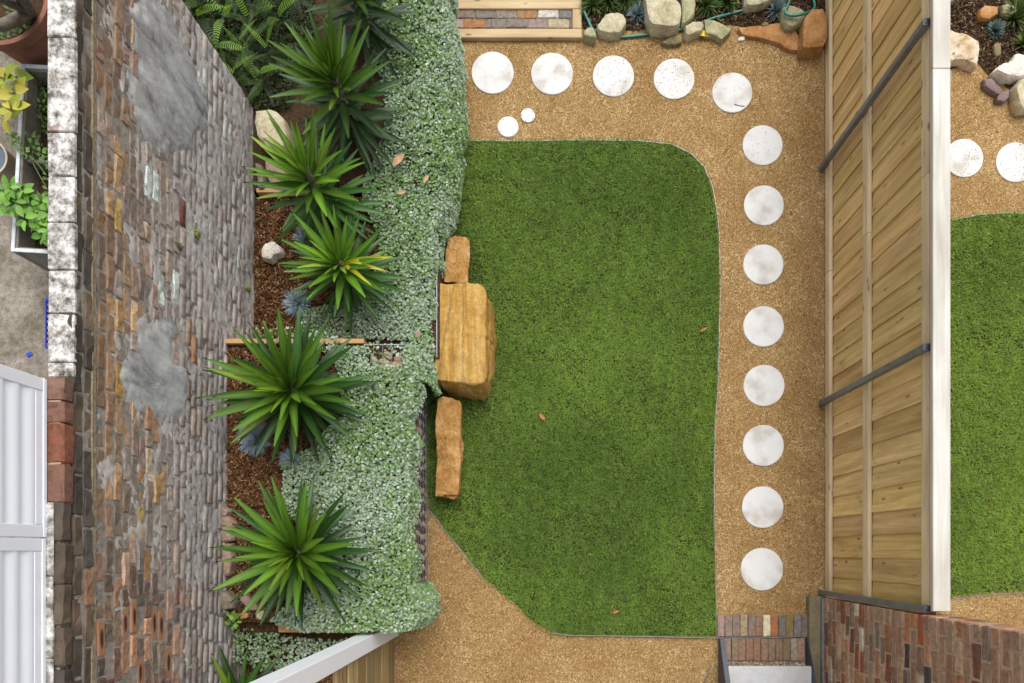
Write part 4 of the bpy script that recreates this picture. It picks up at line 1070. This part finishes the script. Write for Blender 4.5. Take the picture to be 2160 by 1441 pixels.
# ------------------------------------------------------------------ yuccas
def yucca_leaf(i, droop, wid, fold):
    n = 9; co, tr, us = [], [], []
    for k in range(n + 1):
        t = k / n
        wv = wid * (min(1, .42 + t * 2.0) if t < .3 else max(0.0, (1 - ((t - .3) / .7) ** 1.7))) * .5
        x = t - .12 * droop * t ** 3; z = -droop * t ** 2.2
        for s in (-1, -.5, 0, .5, 1):
            co.append((x, s * wv, z + abs(s) * wv * fold)); us.append(abs(s))
    for k in range(n):
        for j in range(4):
            a_ = k * 5 + j; tr += [[a_, a_ + 1, a_ + 6], [a_, a_ + 6, a_ + 5]]
    us = np.array(us)[:, None].repeat(3, 1)
    return mesh_np('leaf', co, tr, us, M['yucca'], True)
YL = [yucca_leaf(i, d, w_, f) for i, (d, w_, f) in enumerate(((.02, .112, .30), (.05, .118, .35), (.10, .116, .30), (.16, .112, .28), (.24, .112, .25), (.36, .115, .22)))]
def yucca(X, Y, z0, zl, zc, n, rl, label, seed, bright=1.0, lean=(0, 0)):
    r = random.Random(seed)
    e = empty('yucca', (X, Y, z0), label, 'yucca', 'yuccas in the planting bed')
    top = Vector((X + lean[0], Y + lean[1], zc))
    pts = [Vector((X, Y, z0 - .02)).lerp(top, t) for t in np.linspace(0, 1, 8)]
    tube('trunk', pts, [.055, .05, .048, .045, .042, .04, .036, .02], M['bark'], e, 10)
    for i in range(n):
        f = i / (n - 1)                                       # 0 = newest leaf at the top, 1 = oldest low leaf
        el = R(86 - 98 * f ** .80 + r.uniform(-7, 7)); az = i * 2.39996 + r.uniform(-.18, .18)
        zz = zc - (zc - zl) * f ** 1.15; b = Vector((X, Y, z0)).lerp(top, (zz - z0) / (zc - z0)); b.z = zz
        L = rl * (.50 + .50 * min(1, f * 3.2)) * r.uniform(.86, 1.1) * (1 - .12 * max(0, f - .6) / .4)
        di = min(5, max(0, int(f * 4.2 + r.uniform(0, 1.5))))
        dark_ = (.022, .068, .016); mid = (.042, .125, .016); lite = (.125, .255, .022)
        t = min(1, f * 1.5)
        base_ = [lite[k] * (1 - t) + mid[k] * t for k in range(3)] if t < .75 else [mid[k] * .45 + dark_[k] * .55 for k in range(3)]
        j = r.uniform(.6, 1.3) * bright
        if r.random() < .05: base_ = (.17, .27, .035)
        place('leaf', YL[di], b + Vector((math.cos(az), math.sin(az), 0)) * .02, e, (r.uniform(-.25, .25), -el, az), (L, L * r.uniform(.85, 1.12), L), tuple(c * j for c in base_))
    return e
yucca(-1.975, 3.07, ZA, .58, 1.28, 92, .56, 'tall yucca with visible stem beside the pinkish rock and pine board', 1)
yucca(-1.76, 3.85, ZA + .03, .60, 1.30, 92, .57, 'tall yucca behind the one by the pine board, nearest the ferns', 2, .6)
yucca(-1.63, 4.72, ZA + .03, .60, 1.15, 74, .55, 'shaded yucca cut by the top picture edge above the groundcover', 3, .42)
YC = yucca(-1.80, 2.46, ZA, .56, 1.0, 84, .54, 'yucca with two curled yellow leaves to the right of the white chunky rock', 4, 1.1)
ay = bpy.data.objects[YC.name]
CURL = yucca_leaf(9, .75, .16, .25)
for az, el, L in ((-.25, .75, .34), (-.75, .85, .30)):
    place('leaf', CURL, WORLD[ay.name] + Vector((.05, -.01, .50)), ay, (.1, -el, az), (L, L, L), (.42, .43, .03))
place('leaf', YL[1], WORLD[ay.name] + Vector((.03, 0, .5)), ay, (.1, -.35, -.02), (.52, .5, .52), (.30, .36, .03))
yucca(-2.06, 1.28, ZB, 1.06, 1.38, 96, .665, 'broad yucca overhanging the brick wall below the long pine board', 5, .80)
yucca(-2.02, -.02, ZB, 1.06, 1.36, 98, .655, 'lowest full yucca, round rosette above the small stones', 6, .78)
yucca(-2.62, -1.27, ZS, .85, 1.2, 46, .50, 'yucca mostly below the bottom picture edge, only leaf tips showing', 7, .8)

# ------------------------------------------------------------------ blue fescue and other tufts
def tuft(name, px, py, z0, rad, n, cols, label, cat, group, hgt=.6, wv=.004, up=.2, seed=0):
    r = np.random.default_rng(seed); c = P(px, py, z0)
    az = r.uniform(0, 6.283, n); el = np.arccos(r.uniform(np.cos(1.45), np.cos(up), n)); L = rad * r.uniform(.7, 1.1, n)
    d = np.stack([np.sin(el) * np.cos(az), np.sin(el) * np.sin(az), np.cos(el) * hgt * 1.4], 1); s = np.stack([-np.sin(az), np.cos(az), 0 * az], 1) * wv
    b = np.array(c)[None] + np.stack([np.cos(az), np.sin(az), 0 * az], 1) * rad * .08 * r.uniform(0, 1, (n, 1))
    m = b + d * L[:, None] * .55 + np.array([0, 0, .05]) * L[:, None]; t = b + d * L[:, None]
    co = np.stack([b - s, b + s, m - s * .9, m + s * .9, t], 1).reshape(-1, 3)
    tr = (np.array([[0, 1, 3], [0, 3, 2], [2, 3, 4]])[None] + (np.arange(n) * 5)[:, None, None]).reshape(-1, 3)
    cl = np.repeat(pick(cols, n, .25, None, r), 5, 0)
    return tag(whole(name, co, tr, cl, M['leafcol']), label, cat, group)
blue = [(.17, .22, .25), (.22, .27, .31), (.12, .16, .19), (.26, .31, .33)]
blue = [tuple(min(1, x * 1.7) for x in c) for c in blue]
gb = 'blue fescue tufts in the left bed'
tuft('fescue', 630, 642, ZA + .02, .15, 520, blue, 'blue fescue tuft on the mulch just right of the brick wall, below the curled-leaf yucca', 'grass tuft', gb, seed=1)
tuft('fescue', 540, 926, ZB + .02, .16, 760, blue, 'largest blue fescue tuft on the mulch under the broad yucca', 'grass tuft', gb, seed=2)
tuft('fescue', 612, 968, ZB + .06, .10, 300, blue, 'smallest blue fescue tuft at the groundcover edge', 'grass tuft', gb, seed=3)
tuft('fescue', 650, 505, ZA, .14, 420, blue, 'blue fescue tuft half hidden behind the leaves of the curled-leaf yucca', 'grass tuft', gb, seed=4)
tuft('fescue', 672, 1085, ZB, .11, 350, blue, 'blue fescue tuft peeping out above the lowest full yucca', 'grass tuft', gb, seed=5)
tuft('fescue', 632, 1296, ZB, .11, 300, blue, 'blue fescue tuft sunk in groundcover below the lowest full yucca', 'grass tuft', gb, seed=6)
chalk = [(.16, .22, .22), (.21, .28, .28), (.11, .16, .17)]
tuft('succulent', 1344, 34, .01, .12, 150, chalk, 'blue finger-leaved succulent between the two pale rocks', 'succulent', 'blue succulents', .7, .007, .1, 7)
tuft('succulent', 1637, 24, .01, .13, 160, chalk, 'blue finger-leaved succulent inside the hose loop', 'succulent', 'blue succulents', .7, .006, .1, 8)
tuft('succulent', 2096, 67, .01, .10, 220, [(.13, .20, .17), (.18, .26, .22), (.09, .14, .12)], 'round blue-green succulent in the garden beyond the fence', 'succulent', 'blue succulents', .8, .009, .1, 9)
strap = [(.07, .13, .025), (.10, .17, .035), (.05, .09, .02), (.15, .20, .05)]
for i, (px, py, rd, lab) in enumerate(((1250, 10, .18, 'green strappy plant beside the sleeper frame corner'), (1285, 2, .19, 'green strappy plant above the pale hollowed rock'),
                                       (1322, 0, .17, 'green strappy plant left of the largest pale boulder'), (1490, 12, .17, 'green strappy plant right of the upright greenish rock'),
                                       (1535, 5, .17, 'green strappy plant above the middle of the hose'), (2140, 40, .2, 'green grassy plant at the right edge beyond the fence'),
                                       (2160, 95, .16, 'low grassy weed near the white rock beyond the fence'))):
    tuft('strappy_plant', px, py, .01, rd, 130, strap, lab, 'plant', 'strappy plants in the garden beds', .9, .007, .1, 20 + i)
for i, (px, py, rd, lab) in enumerate(((415, 495, .05, 'bright green moss cushion growing on the brick wall face'), (522, 610, .06, 'moss cushion low on the brick wall near the blue paint'), (376, 520, .06, 'olive succulent rosette growing from a brick joint'))):
    yy, zz = W(px, py); r_ = np.random.default_rng(60 + i); n = 120
    d = r_.normal(size=(n, 3)); d[:, 0] = np.abs(d[:, 0]); d /= np.linalg.norm(d, axis=1, keepdims=True)
    T = np.array([XW + .004, yy, zz]) + d * np.array([.02, rd * .6, rd]) * r_.uniform(.2, 1, (n, 1))
    cs = [(.19, .27, .03), (.13, .2, .02), (.26, .33, .06)] if i < 2 else [(.13, .10, .05), (.12, .15, .06), (.17, .12, .07)]
    co, tr, cc = scatter([(0, 0, 0), (1, .35, .1), (1, -.35, .1), (1.5, 0, 0)], [[0, 2, 1], [1, 2, 3]], rot_to(d, r_.uniform(0, 6, n)) * .012, T, pick(cs, n, .2, None, r_))
    tag(whole('wall_plant', co, tr, cc, M['leafcol']), lab, 'plant', 'small plants on the wall face')
for i, (px, py, lab) in enumerate(((490, 1310, 'fresh green weed in the dark soil at the wall foot'), (468, 1413, 'small green weed near the bottom boulder'))):
    c = P(px, py, ZB if i == 0 else ZS)
    leafy('weed', [(px - 4, py - 6), (px + 6, py), (px - 2, py + 8)], (c.z + .05, c.z + .1), 4, .06, [(.14, .30, .04), (.2, .36, .06)], lab, tuple(c))

# ------------------------------------------------------------------ ferns
def frond_mesh(i, arch):
    n = 17; co, tr = [], []
    def cur(t): return (t * (1 - .1 * arch), 0, .35 * t - arch * t * t)
    for k in range(n):
        t0 = .08 + .9 * k / n; t1 = t0 + .026; w_ = .105 * (1 - abs(t0 - .35) ** 1.4 * 1.1) * (1 - t0 ** 4)
        a_, b_ = cur(t0), cur(t1)
        for s in (-1, 1):
            q = len(co); co += [a_, b_, (b_[0] + .025, s * w_, b_[2] - .02), (a_[0] + .02, s * w_ * .9, a_[2] - .015)]
            tr += [[q, q + 1, q + 2], [q, q + 2, q + 3]] if s > 0 else [[q, q + 2, q + 1], [q, q + 3, q + 2]]
    return mesh_np('frond', co, tr, None, M['leafobj'])
FR = [frond_mesh(i, a_) for i, a_ in enumerate((.15, .35, .55, .8))]
fcols = [(.024, .055, .006), (.014, .034, .005), (.045, .088, .009), (.02, .046, .006)]
fspots = [(400, 12, 'fern at the top edge hugging the end of the brick wall'), (450, 8, 'fern at the top edge, second from the wall'), (505, 5, 'fern at the top edge in the middle of the fern patch'),
          (565, 10, 'fern at the top edge nearest the topmost yucca'), (430, 62, 'bright-fronded fern beside the diagonal wall end'), (482, 58, 'light green fern in the centre of the fern patch'),
          (540, 66, 'feathery fern in the upper right of the fern patch'), (596, 60, 'fern overlapped by the pointed leaves of the tall yucca nearest the ferns'),
          (470, 118, 'fern at mid height of the diagonal wall end'), (526, 125, 'bright double-fronded fern below the centre of the fern patch'), (580, 128, 'dull fern right of the bright double fern'),
          (510, 182, 'small fern low along the diagonal wall end'), (565, 190, 'horizontal-fronded fern just above the rounded cream boulder'), (620, 5, 'fern at the top edge left of the shaded yucca')]
for i, (px, py, lab) in enumerate(fspots):
    c = P(px, py, ZA + .05)
    if c.x < -2.6 and c.y < 4.3: c.y = 4.3
    e = empty('fern', (c.x, c.y, ZA + .03), lab, 'fern', 'ferns behind the wall end')
    for k in range(11):
        az = k * 2.4 + rnd.uniform(-.3, .3); L = rnd.uniform(.26, .46) * (1.0 if i < 8 else .85)
        cc = rnd.choice(fcols); j = rnd.uniform(.7, 1.2)
        if k < 2 + (i in (4, 5, 9)) * 2: cc = (.13, .25, .017)
        place('frond', rnd.choice(FR), (c.x, c.y, ZA + .06 + rnd.uniform(0, .12) + (.1 if k < 2 else 0)), e, (rnd.uniform(-.5, .5), -rnd.uniform(0, .75), az), (L, L, L), tuple(x * j for x in cc))
# dense low undergrowth below the ferns
px_, py_ = sample_poly([(372, -40), (660, -40), (660, 60), (625, 150), (610, 215), (545, 238), (470, 130)], 9000)
k = (H - .55) / F; X = (px_ - NX) * k; Y = (NY - py_) * k; Z = ZA + .04 + rng.uniform(0, .2, len(X)) ** 1.5
nrm = np.stack([rng.normal(0, .5, len(X)), rng.normal(0, .5, len(X)), np.ones(len(X))], 1)
Mx = rot_to(nrm, rng.uniform(0, 6.28, len(X))) * rng.uniform(.012, .03, (len(X), 1, 1))
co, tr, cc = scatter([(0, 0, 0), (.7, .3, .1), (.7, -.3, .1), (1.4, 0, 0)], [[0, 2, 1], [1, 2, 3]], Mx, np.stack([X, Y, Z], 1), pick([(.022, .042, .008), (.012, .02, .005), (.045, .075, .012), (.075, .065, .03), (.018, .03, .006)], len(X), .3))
keep = None
tag(whole('fern_undergrowth', co, tr, cc, M['leafcol']), 'dense dark undergrowth of small leaves below the ferns', 'undergrowth', None, 'stuff')

# ------------------------------------------------------------------ silver groundcover
def cover(regions, drops):
    TT, NN, SS, CC = [], [], [], []
    for poly, z0, dens in regions:
        kz = (H - z0) / F; n = int(area(poly) * kz * kz * dens)
        x, y = sample_poly(poly, n); X = (x - NX) * kz; Y = (NY - y) * kz
        Z = z0 + .035 * fbm(X, Y, 9, 3) + rng.uniform(-.045, .028, n)
        TT.append(np.stack([X, Y, Z], 1)); NN.append(np.stack([rng.normal(0, .38, n), rng.normal(0, .38, n), np.ones(n)], 1))
    for pts, zt_, zb_, out, dens in drops:
        for (xa, ya), (xb, yb) in zip(pts[:-1], pts[1:]):
            kz = (H - zt_) / F; L = math.hypot(xb - xa, yb - ya) * kz; n = int(L * (zt_ - zb_) * dens)
            t = rng.uniform(0, 1, n); u = rng.uniform(0, 1, n)
            X = ((xa + (xb - xa) * t) - NX) * kz; Y = (NY - (ya + (yb - ya) * t)) * kz
            dn = 1 + .5 * fbm(X, Y, 4, 8); dn = np.clip(dn, .15, 1.2); Z = zt_ - (zt_ - zb_) * u * dn
            X = X + out * np.sin(np.clip(u, 0, 1) * 2.4) + .03 * fbm(Y, Z, 12, 5) + rng.uniform(-.03, .02, n)
            TT.append(np.stack([X, Y, Z], 1)); NN.append(np.stack([rng.normal(.8, .35, n), rng.normal(0, .4, n), np.full(n, .75)], 1))
    T = np.concatenate(TT); N = np.concatenate(NN); n = len(T)
    g = fbm(T[:, 0], T[:, 1], 3.2, 21) * .5 + .5 + rng.normal(0, .30, n)
    silver = np.array([.31, .40, .27]); green = np.array([.17, .28, .085]); pale = np.array([.43, .51, .40])
    C = np.where((g > .50)[:, None], silver, green); C = np.where((rng.uniform(0, 1, n) < .13)[:, None], pale, C); C = C * (1 + rng.uniform(-.22, .2, (n, 1)))
    r = rng.uniform(.0080, .0138, n)
    a_ = np.linspace(.5, 6.283 - .5, 7)
    pv = [(0, 0, 0)] + [(math.cos(q), math.sin(q), .28) for q in a_]; pf = [[0, i, i + 1] for i in range(1, 7)]
    co, tr, cc = scatter(pv, pf, rot_to(N, rng.uniform(0, 6.28, n)) * r[:, None, None], T, C)
    return co, tr, cc
zc_a, zc_b = ZA + .075, ZB + .085
regs = [([(800, -40), (770, 40), (775, 100), (800, 160), (815, 240), (800, 300), (770, 390), (765, 430), (950, 430), (958, 330), (962, 200), (958, 90), (944, 0), (940, -40)], zc_a, 9000),
        ([(765, 425), (800, 500), (795, 560), (780, 600), (720, 640), (650, 650), (640, 668), (625, 712), (865, 716), (902, 716), (906, 640), (910, 590), (918, 490), (940, 430)], zc_a, 9000),
        ([(525, 716), (545, 696), (640, 690), (720, 712), (690, 742), (560, 730)], ZB + .06, 2600),
        ([(690, 725), (770, 732), (775, 770), (850, 772), (852, 728), (866, 728), (876, 790), (872, 840), (864, 880), (872, 930), (862, 980), (866, 1040), (858, 1110), (868, 1180), (862, 1236), (890, 1270), (890, 1302), (862, 1332),
          (640, 1334), (570, 1312), (590, 1290), (660, 1240), (660, 1140), (610, 1085), (592, 1050), (602, 1015), (590, 975), (640, 950), (720, 880), (720, 800)], zc_b, 9000),
        ([(770, 722), (856, 722), (856, 772), (770, 772)], zc_b - .02, 1500), ([(862, 712), (916, 712), (913, 790), (876, 790)], zc_a + .06, 7000),
        ([(415, 1345), (470, 1322), (560, 1325), (600, 1345), (700, 1352), (760, 1340), (740, 1372), (640, 1392), (560, 1432), (520, 1400), (470, 1388), (430, 1370)], ZS + .16, 4300)]
drops = [([(944, -30), (944, 0), (958, 90), (962, 200), (956, 330), (940, 430), (918, 490), (910, 590), (906, 640), (902, 716)], zc_a, .14, .035, 9500),
         ([(858, 722), (866, 750), (872, 790)], zc_b, .28, .10, 7000),
         ([(872, 790), (866, 840), (858, 880), (866, 930), (856, 980), (860, 1040), (852, 1110), (862, 1180), (856, 1236)], zc_b, .70, .03, 3200),
         ([(858, 1236), (884, 1268), (884, 1302), (862, 1330), (812, 1336)], zc_b, .25, .06, 7500)]
co, tr, cc = cover(regs, drops)
tag(whole('groundcover', co, tr, cc, M['leafcol']), 'dense silvery green groundcover spilling over the gabions beside the lawn', 'groundcover', None, 'stuff')

# ------------------------------------------------------------------ mulch
def chips(poly, z0, n, seed):
    r = np.random.default_rng(seed); x, y = sample_poly(poly, n, r); k = (H - z0) / F
    T = np.stack([(x - NX) * k, (NY - y) * k, z0 + r.uniform(.0, .022, n)], 1)
    N = np.stack([r.normal(0, .3, n), r.normal(0, .3, n), np.ones(n)], 1)
    Mx = rot_to(N, r.uniform(0, 6.28, n)); S = np.stack([r.uniform(.008, .026, n), r.uniform(.002, .0055, n), r.uniform(.001, .003, n)], 1)
    pv = [(sx * (1 if sy < 0 else .8), sy, sz) for sx in (-1, 1) for sy in (-1, 1) for sz in (-1, 1)]
    pf = [[0, 1, 3], [0, 3, 2], [4, 6, 7], [4, 7, 5], [0, 4, 5], [0, 5, 1], [2, 3, 7], [2, 7, 6], [0, 2, 6], [0, 6, 4], [1, 5, 7], [1, 7, 3]]
    return scatter(pv, pf, Mx * S[:, None, :], T, pick([(.135, .06, .024), (.20, .10, .042), (.33, .20, .10), (.085, .038, .017), (.035, .02, .012)], n, .25, [.3, .25, .13, .22, .1], r))
for poly, z0, n, sd_, lab in (([(548, 418), (770, 418), (800, 500), (780, 600), (640, 655), (628, 712), (522, 712), (530, 560)], ZA, 9000, 1, 'orange brown wood chip mulch around the white chunky rock'),
                              ([(470, 735), (700, 735), (720, 800), (640, 950), (590, 975), (600, 1015), (590, 1060), (520, 1075), (472, 1050)], ZB, 9500, 2, 'orange brown wood chip mulch under the broad yucca'),
                              ([(472, 1055), (520, 1072), (600, 1070), (660, 1140), (660, 1240), (590, 1290), (560, 1310), (480, 1310), (470, 1200)], ZB, 3000, 7, 'sparse chips and grit on the soil at the wall foot around the lowest full yucca'),
                              ([(430, 1380), (560, 1400), (760, 1375), (720, 1460), (430, 1460)], ZS, 3800, 3, 'dark wood chip mulch between white post and bottom boulder')):
    co, tr, cc = chips(poly, z0, n, sd_); tag(whole('mulch', co, tr, cc, M['chips']), lab, 'mulch', None, 'stuff')
for poly, n, sd_, lab in (([(1228, -20), (1228, 60), (1300, 64), (1480, 58), (1560, 50), (1640, 60), (1745, 90), (1745, -20)], 3200, 4, 'dark mulch and grit in the top garden bed'),
                          ([(1970, -20), (1970, 120), (2060, 120), (2110, 170), (2190, 170), (2190, -20)], 2600, 5, 'dark mulch in the garden bed beyond the fence')):
    r = np.random.default_rng(sd_); co, tr, cc = chips(poly, .012, n, sd_)
    cc = np.repeat(pick([(.05, .03, .018), (.09, .055, .03), (.16, .10, .055), (.28, .19, .10), (.03, .02, .012)], n, .25, [.3, .3, .15, .1, .15], r), 8, 0)
    tag(whole('mulch', co, tr, cc, M['chips']), lab, 'mulch', None, 'stuff')

# ------------------------------------------------------------------ grit on the path and on some stepping stones
OCT = [(1, 0, 0), (-1, 0, 0), (0, 1, 0), (0, -1, 0), (0, 0, 1), (0, 0, -1)]
OCF = [[0, 2, 4], [2, 1, 4], [1, 3, 4], [3, 0, 4], [2, 0, 5], [1, 2, 5], [3, 1, 5], [0, 3, 5]]
def grit(T, smin, smax, cols, p=None, seed=0):
    r = np.random.default_rng(seed); n = len(T)
    Mx = rot_to(r.normal(size=(n, 3)), r.uniform(0, 6.28, n)) * (r.uniform(smin, smax, (n, 1)) * np.array([1, .8, .65]))[:, None, :]
    return scatter(OCT, OCF, Mx, T, pick(cols, n, .2, p, r))
gx, gy = sample_poly([(840, 80), (1750, 80), (1750, 1300), (1700, 1441), (840, 1441), (900, 1080), (960, 80)], 26000)
X = (gx - NX) * H / F; Y = (NY - gy) * H / F
ok = ~inpoly(X, Y, LAWN_W) & ~((X > XR - .12) & (Y < -.45)) & ~((X > 1.68) & (Y < -.66))
for cx, cy, rr in DISC_W: ok &= (X - cx) ** 2 + (Y - cy) ** 2 > (rr + .004) ** 2
X, Y = X[ok], Y[ok]
gc = [(.38, .28, .16), (.30, .19, .085), (.50, .42, .30), (.14, .08, .036), (.24, .145, .06), (.50, .47, .42), (.05, .036, .025)]
T1 = np.stack([X, Y, np.full(len(X), .001)], 1)
g2x = rng.uniform(4.0, 5.0, 3500); g2y = rng.uniform(-1.3, 5.0, 3500); ok = ~inpoly(g2x, g2y, NLAWN_W)
for cx, cy, rr in DISC_W: ok &= (g2x - cx) ** 2 + (g2y - cy) ** 2 > (rr + .004) ** 2
T1 = np.concatenate([T1, np.stack([g2x[ok], g2y[ok], np.full(ok.sum(), .001)], 1)])
parts = [grit(T1, .002, .0058, gc, [.25, .22, .12, .12, .2, .05, .04], 1)]
for di, n in ((2, 130), (3, 200), (4, 40), (5, 45), (6, 40), (1, 45), (0, 25), (7, 12), (13, 140), (14, 150)):
    cx, cy, rr = DISC_W[di]; a_ = rng.uniform(0, 6.28, n); q = rr * .93 * np.sqrt(rng.uniform(0, 1, n))
    parts.append(grit(np.stack([cx + q * np.cos(a_), cy + q * np.sin(a_), np.full(n, .0135)], 1), .0025, .0055, [(.42, .23, .08), (.33, .17, .06), (.5, .34, .16), (.08, .05, .03)], [.5, .25, .15, .1], 10 + di))
off = 0; CO, TR, CC = [], [], []
for a_, b_, c_ in parts: CO.append(a_); TR.append(b_ + off); CC.append(c_); off += len(a_)
tag(whole('gravel_grit', np.concatenate(CO), np.concatenate(TR), np.concatenate(CC), M['grit']), 'loose orange grit scattered over the granite path and stepping stones', 'grit', None, 'stuff')
sx, sy = sample_poly([(1530, 1397), (1700, 1397), (1700, 1406), (1530, 1406)], 260); k = (H - .02) / F
co, tr, cc = grit(np.stack([(sx - NX) * k, (NY - sy) * k, rng.uniform(.004, .02, 260)], 1), .008, .016, [(.45, .38, .28), (.36, .26, .15), (.55, .50, .42), (.30, .28, .25)], None, 31)
tag(whole('pebbles', co, tr, cc, M['grit'], True), 'strip of tan pebbles between the bricks and the concrete step', 'pebbles', None, 'stuff')

# ------------------------------------------------------------------ grass
def grass(poly, dens, cols, bare, seed, hmin, hmax, label, wv=.0029):
    r = np.random.default_rng(seed); n = int(area(poly) * dens); X, Y = sample_poly(poly, n, r)
    keep = np.ones(n, bool)
    for bx, by, br, f in bare:
        c = P(bx, by, 0); dd = ((X - c.x) ** 2 + (Y - c.y) ** 2) / br ** 2; keep &= r.uniform(0, 1, n) > f * np.exp(-dd)
    d0 = fbm(X, Y, 7, 40); keep &= r.uniform(0, 1, n) > .35 * (d0 < -.45); keep &= r.uniform(0, 1, n) > .6 * (fbm(X, Y, 45, 44) < -.30)
    X, Y = X[keep], Y[keep]; n = len(X); X = X + r.normal(0, .010, n); Y = Y + r.normal(0, .014, n)
    az = r.uniform(0, 6.283, n) + .8 * fbm(X, Y, 5, 41); lean = r.uniform(.45, 1.4, n); L = r.uniform(hmin, hmax, n) * (1 + .22 * fbm(X, Y, 6, 42))
    dx, dy = np.cos(az), np.sin(az); s = np.stack([-dy, dx, 0 * dx], 1) * (wv * r.uniform(.7, 1.3, n))[:, None]
    b = np.stack([X, Y, np.full(n, .008)], 1)
    l1 = lean * .65; m = b + np.stack([np.sin(l1) * dx, np.sin(l1) * dy, np.cos(l1)], 1) * (L * .55)[:, None]
    l2 = np.minimum(lean * 1.35, 1.6); t = m + np.stack([np.sin(l2) * dx, np.sin(l2) * dy, np.cos(l2)], 1) * (L * .45)[:, None]
    co = np.stack([b - s, b + s, m - s * .9, m + s * .9, t], 1).reshape(-1, 3)
    tr = (np.array([[0, 1, 3], [0, 3, 2], [2, 3, 4]])[None] + (np.arange(n) * 5)[:, None, None]).reshape(-1, 3)
    g = np.clip(.5 + .45 * fbm(X, Y, 2.4, 43) + r.normal(0, .3, n), 0, 1)[:, None]
    C = np.array(cols[0]) * (1 - g) + np.array(cols[1]) * g; C *= (1 + r.uniform(-.25, .25, (n, 1))) * (1 + .16 * fbm(X, Y, 30, 45))[:, None]
    dry = r.uniform(0, 1, n) < .035; C[dry] = np.array([.26, .20, .085]) * r.uniform(.7, 1.2, (dry.sum(), 1))
    return tag(whole('lawn_grass', co, tr, np.repeat(C, 5, 0), M['grass']), label, 'grass', None, 'stuff')
bare = [(1502, y_, .035, .75) for y_ in range(960, 1340, 38)] + [(1010, 570, .12, .8), (1000, 530, .08, .6), (1010, 860, .16, .75), (985, 1060, .12, .7), (1055, 690, .05, .7), (1100, 640, .3, .25), (1250, 1130, .25, .2), (1415, 1290, .1, .5), (960, 430, .1, .6)]
grass(LAWN_W, 21000, ((.092, .170, .024), (.210, .330, .050)), bare, 5, .022, .052, 'dense green lawn grass of the main garden')
grass(NLAWN_W, 21000, ((.110, .195, .026), (.26, .385, .055)), [(2013, 545, .04, .9), (2030, 535, .04, .8), (2150, 730, .05, .7)], 6, .026, .062, 'longer brighter lawn grass beyond the fence')

# ------------------------------------------------------------------ hose, fallen leaves, twigs
hp = [(1232, 24, .06), (1240, 42, .05), (1252, 64, .035), (1278, 72, .02), (1312, 78, .018), (1365, 73, .018), (1420, 66, .018), (1470, 53, .03), (1500, 40, .025), (1545, 28, .025), (1585, 17, .03), (1640, -4, .04),
      (1668, -22, .05), (1664, 6, .15), (1656, 26, .15), (1672, 33, .16), (1700, 28, .16), (1718, 16, .10), (1712, -8, .05), (1690, -40, .05)]
hq = spline([P(*p) for p in hp], 8)
o = tube('garden_hose', hq, [(.013, .013)] * len(hq), M['hose'], None, 10); tag(o, 'flat teal green garden hose winding along the rocks of the top bed', 'hose')
def flat_leaf(px, py, z, L, ang_, mat, label, name='fallen_leaf', curl=.25, wid=.45):
    me = oval_leaf(name, L, L * wid, L * curl * .5, L * -curl * .2, M[mat]); c = P(px, py, z)
    o = place(name, me, (c.x, c.y, z), None, (0, -.05, ang_)); return tag(o, label, 'leaf', 'fallen leaves')
flat_leaf(1462, 70, .02, .19, -.25, 'yellow_leaf', 'bright yellow fallen leaf on the gravel near the hose', wid=.3)
flat_leaf(828, 350, ZA + .13, .15, .7, 'tan_leaf', 'largest orange dry leaf on the groundcover beside the tall yucca')
flat_leaf(893, 386, ZA + .13, .08, .9, 'tan_leaf', 'small orange dry leaf on the groundcover by the lawn corner')
flat_leaf(838, 408, ZA + .13, .08, .1, 'tan_leaf', 'small tan dry leaf between the upper yucca and the lawn')
flat_leaf(1138, 872, .055, .09, -.9, 'dead_leaf', 'curled brown leaf on the lawn right of the long sandstone block')
flat_leaf(1475, 700, .055, .09, .5, 'dead_leaf', 'thin brown leaf on the lawn near the right edging', wid=.3)
flat_leaf(1292, 1293, .05, .07, .4, 'dead_leaf', 'small brown leaf near the bottom of the lawn')
flat_leaf(1658, 1287, .01, .06, .2, 'dead_leaf', 'small dark leaf on the gravel above the brick row')
rock('stone_chip', [(874, 702), (884, 698), (890, 706), (884, 715), (876, 712)], zc_a + .02, zc_a + .06, M['pink_rock'], 'pinkish stone resting on the groundcover beside the largest sandstone block', 'rock', seed=90)
def twig(pts, r_, label, mat='bark'):
    o = tube('twig', spline([P(*p) for p in pts], 5), r_, M[mat], None, 6); tag(o, label, 'twig', 'fallen twigs')
twig([(1548, 219, .016), (1560, 223, .017), (1571, 224, .017)], .0028, 'dark twig lying on the stepping stone at the bend')
twig([(1500, 1404, .012), (1492, 1425, .012), (1484, 1445, .012)], .008, 'dark stick on the gravel beside the stair side')
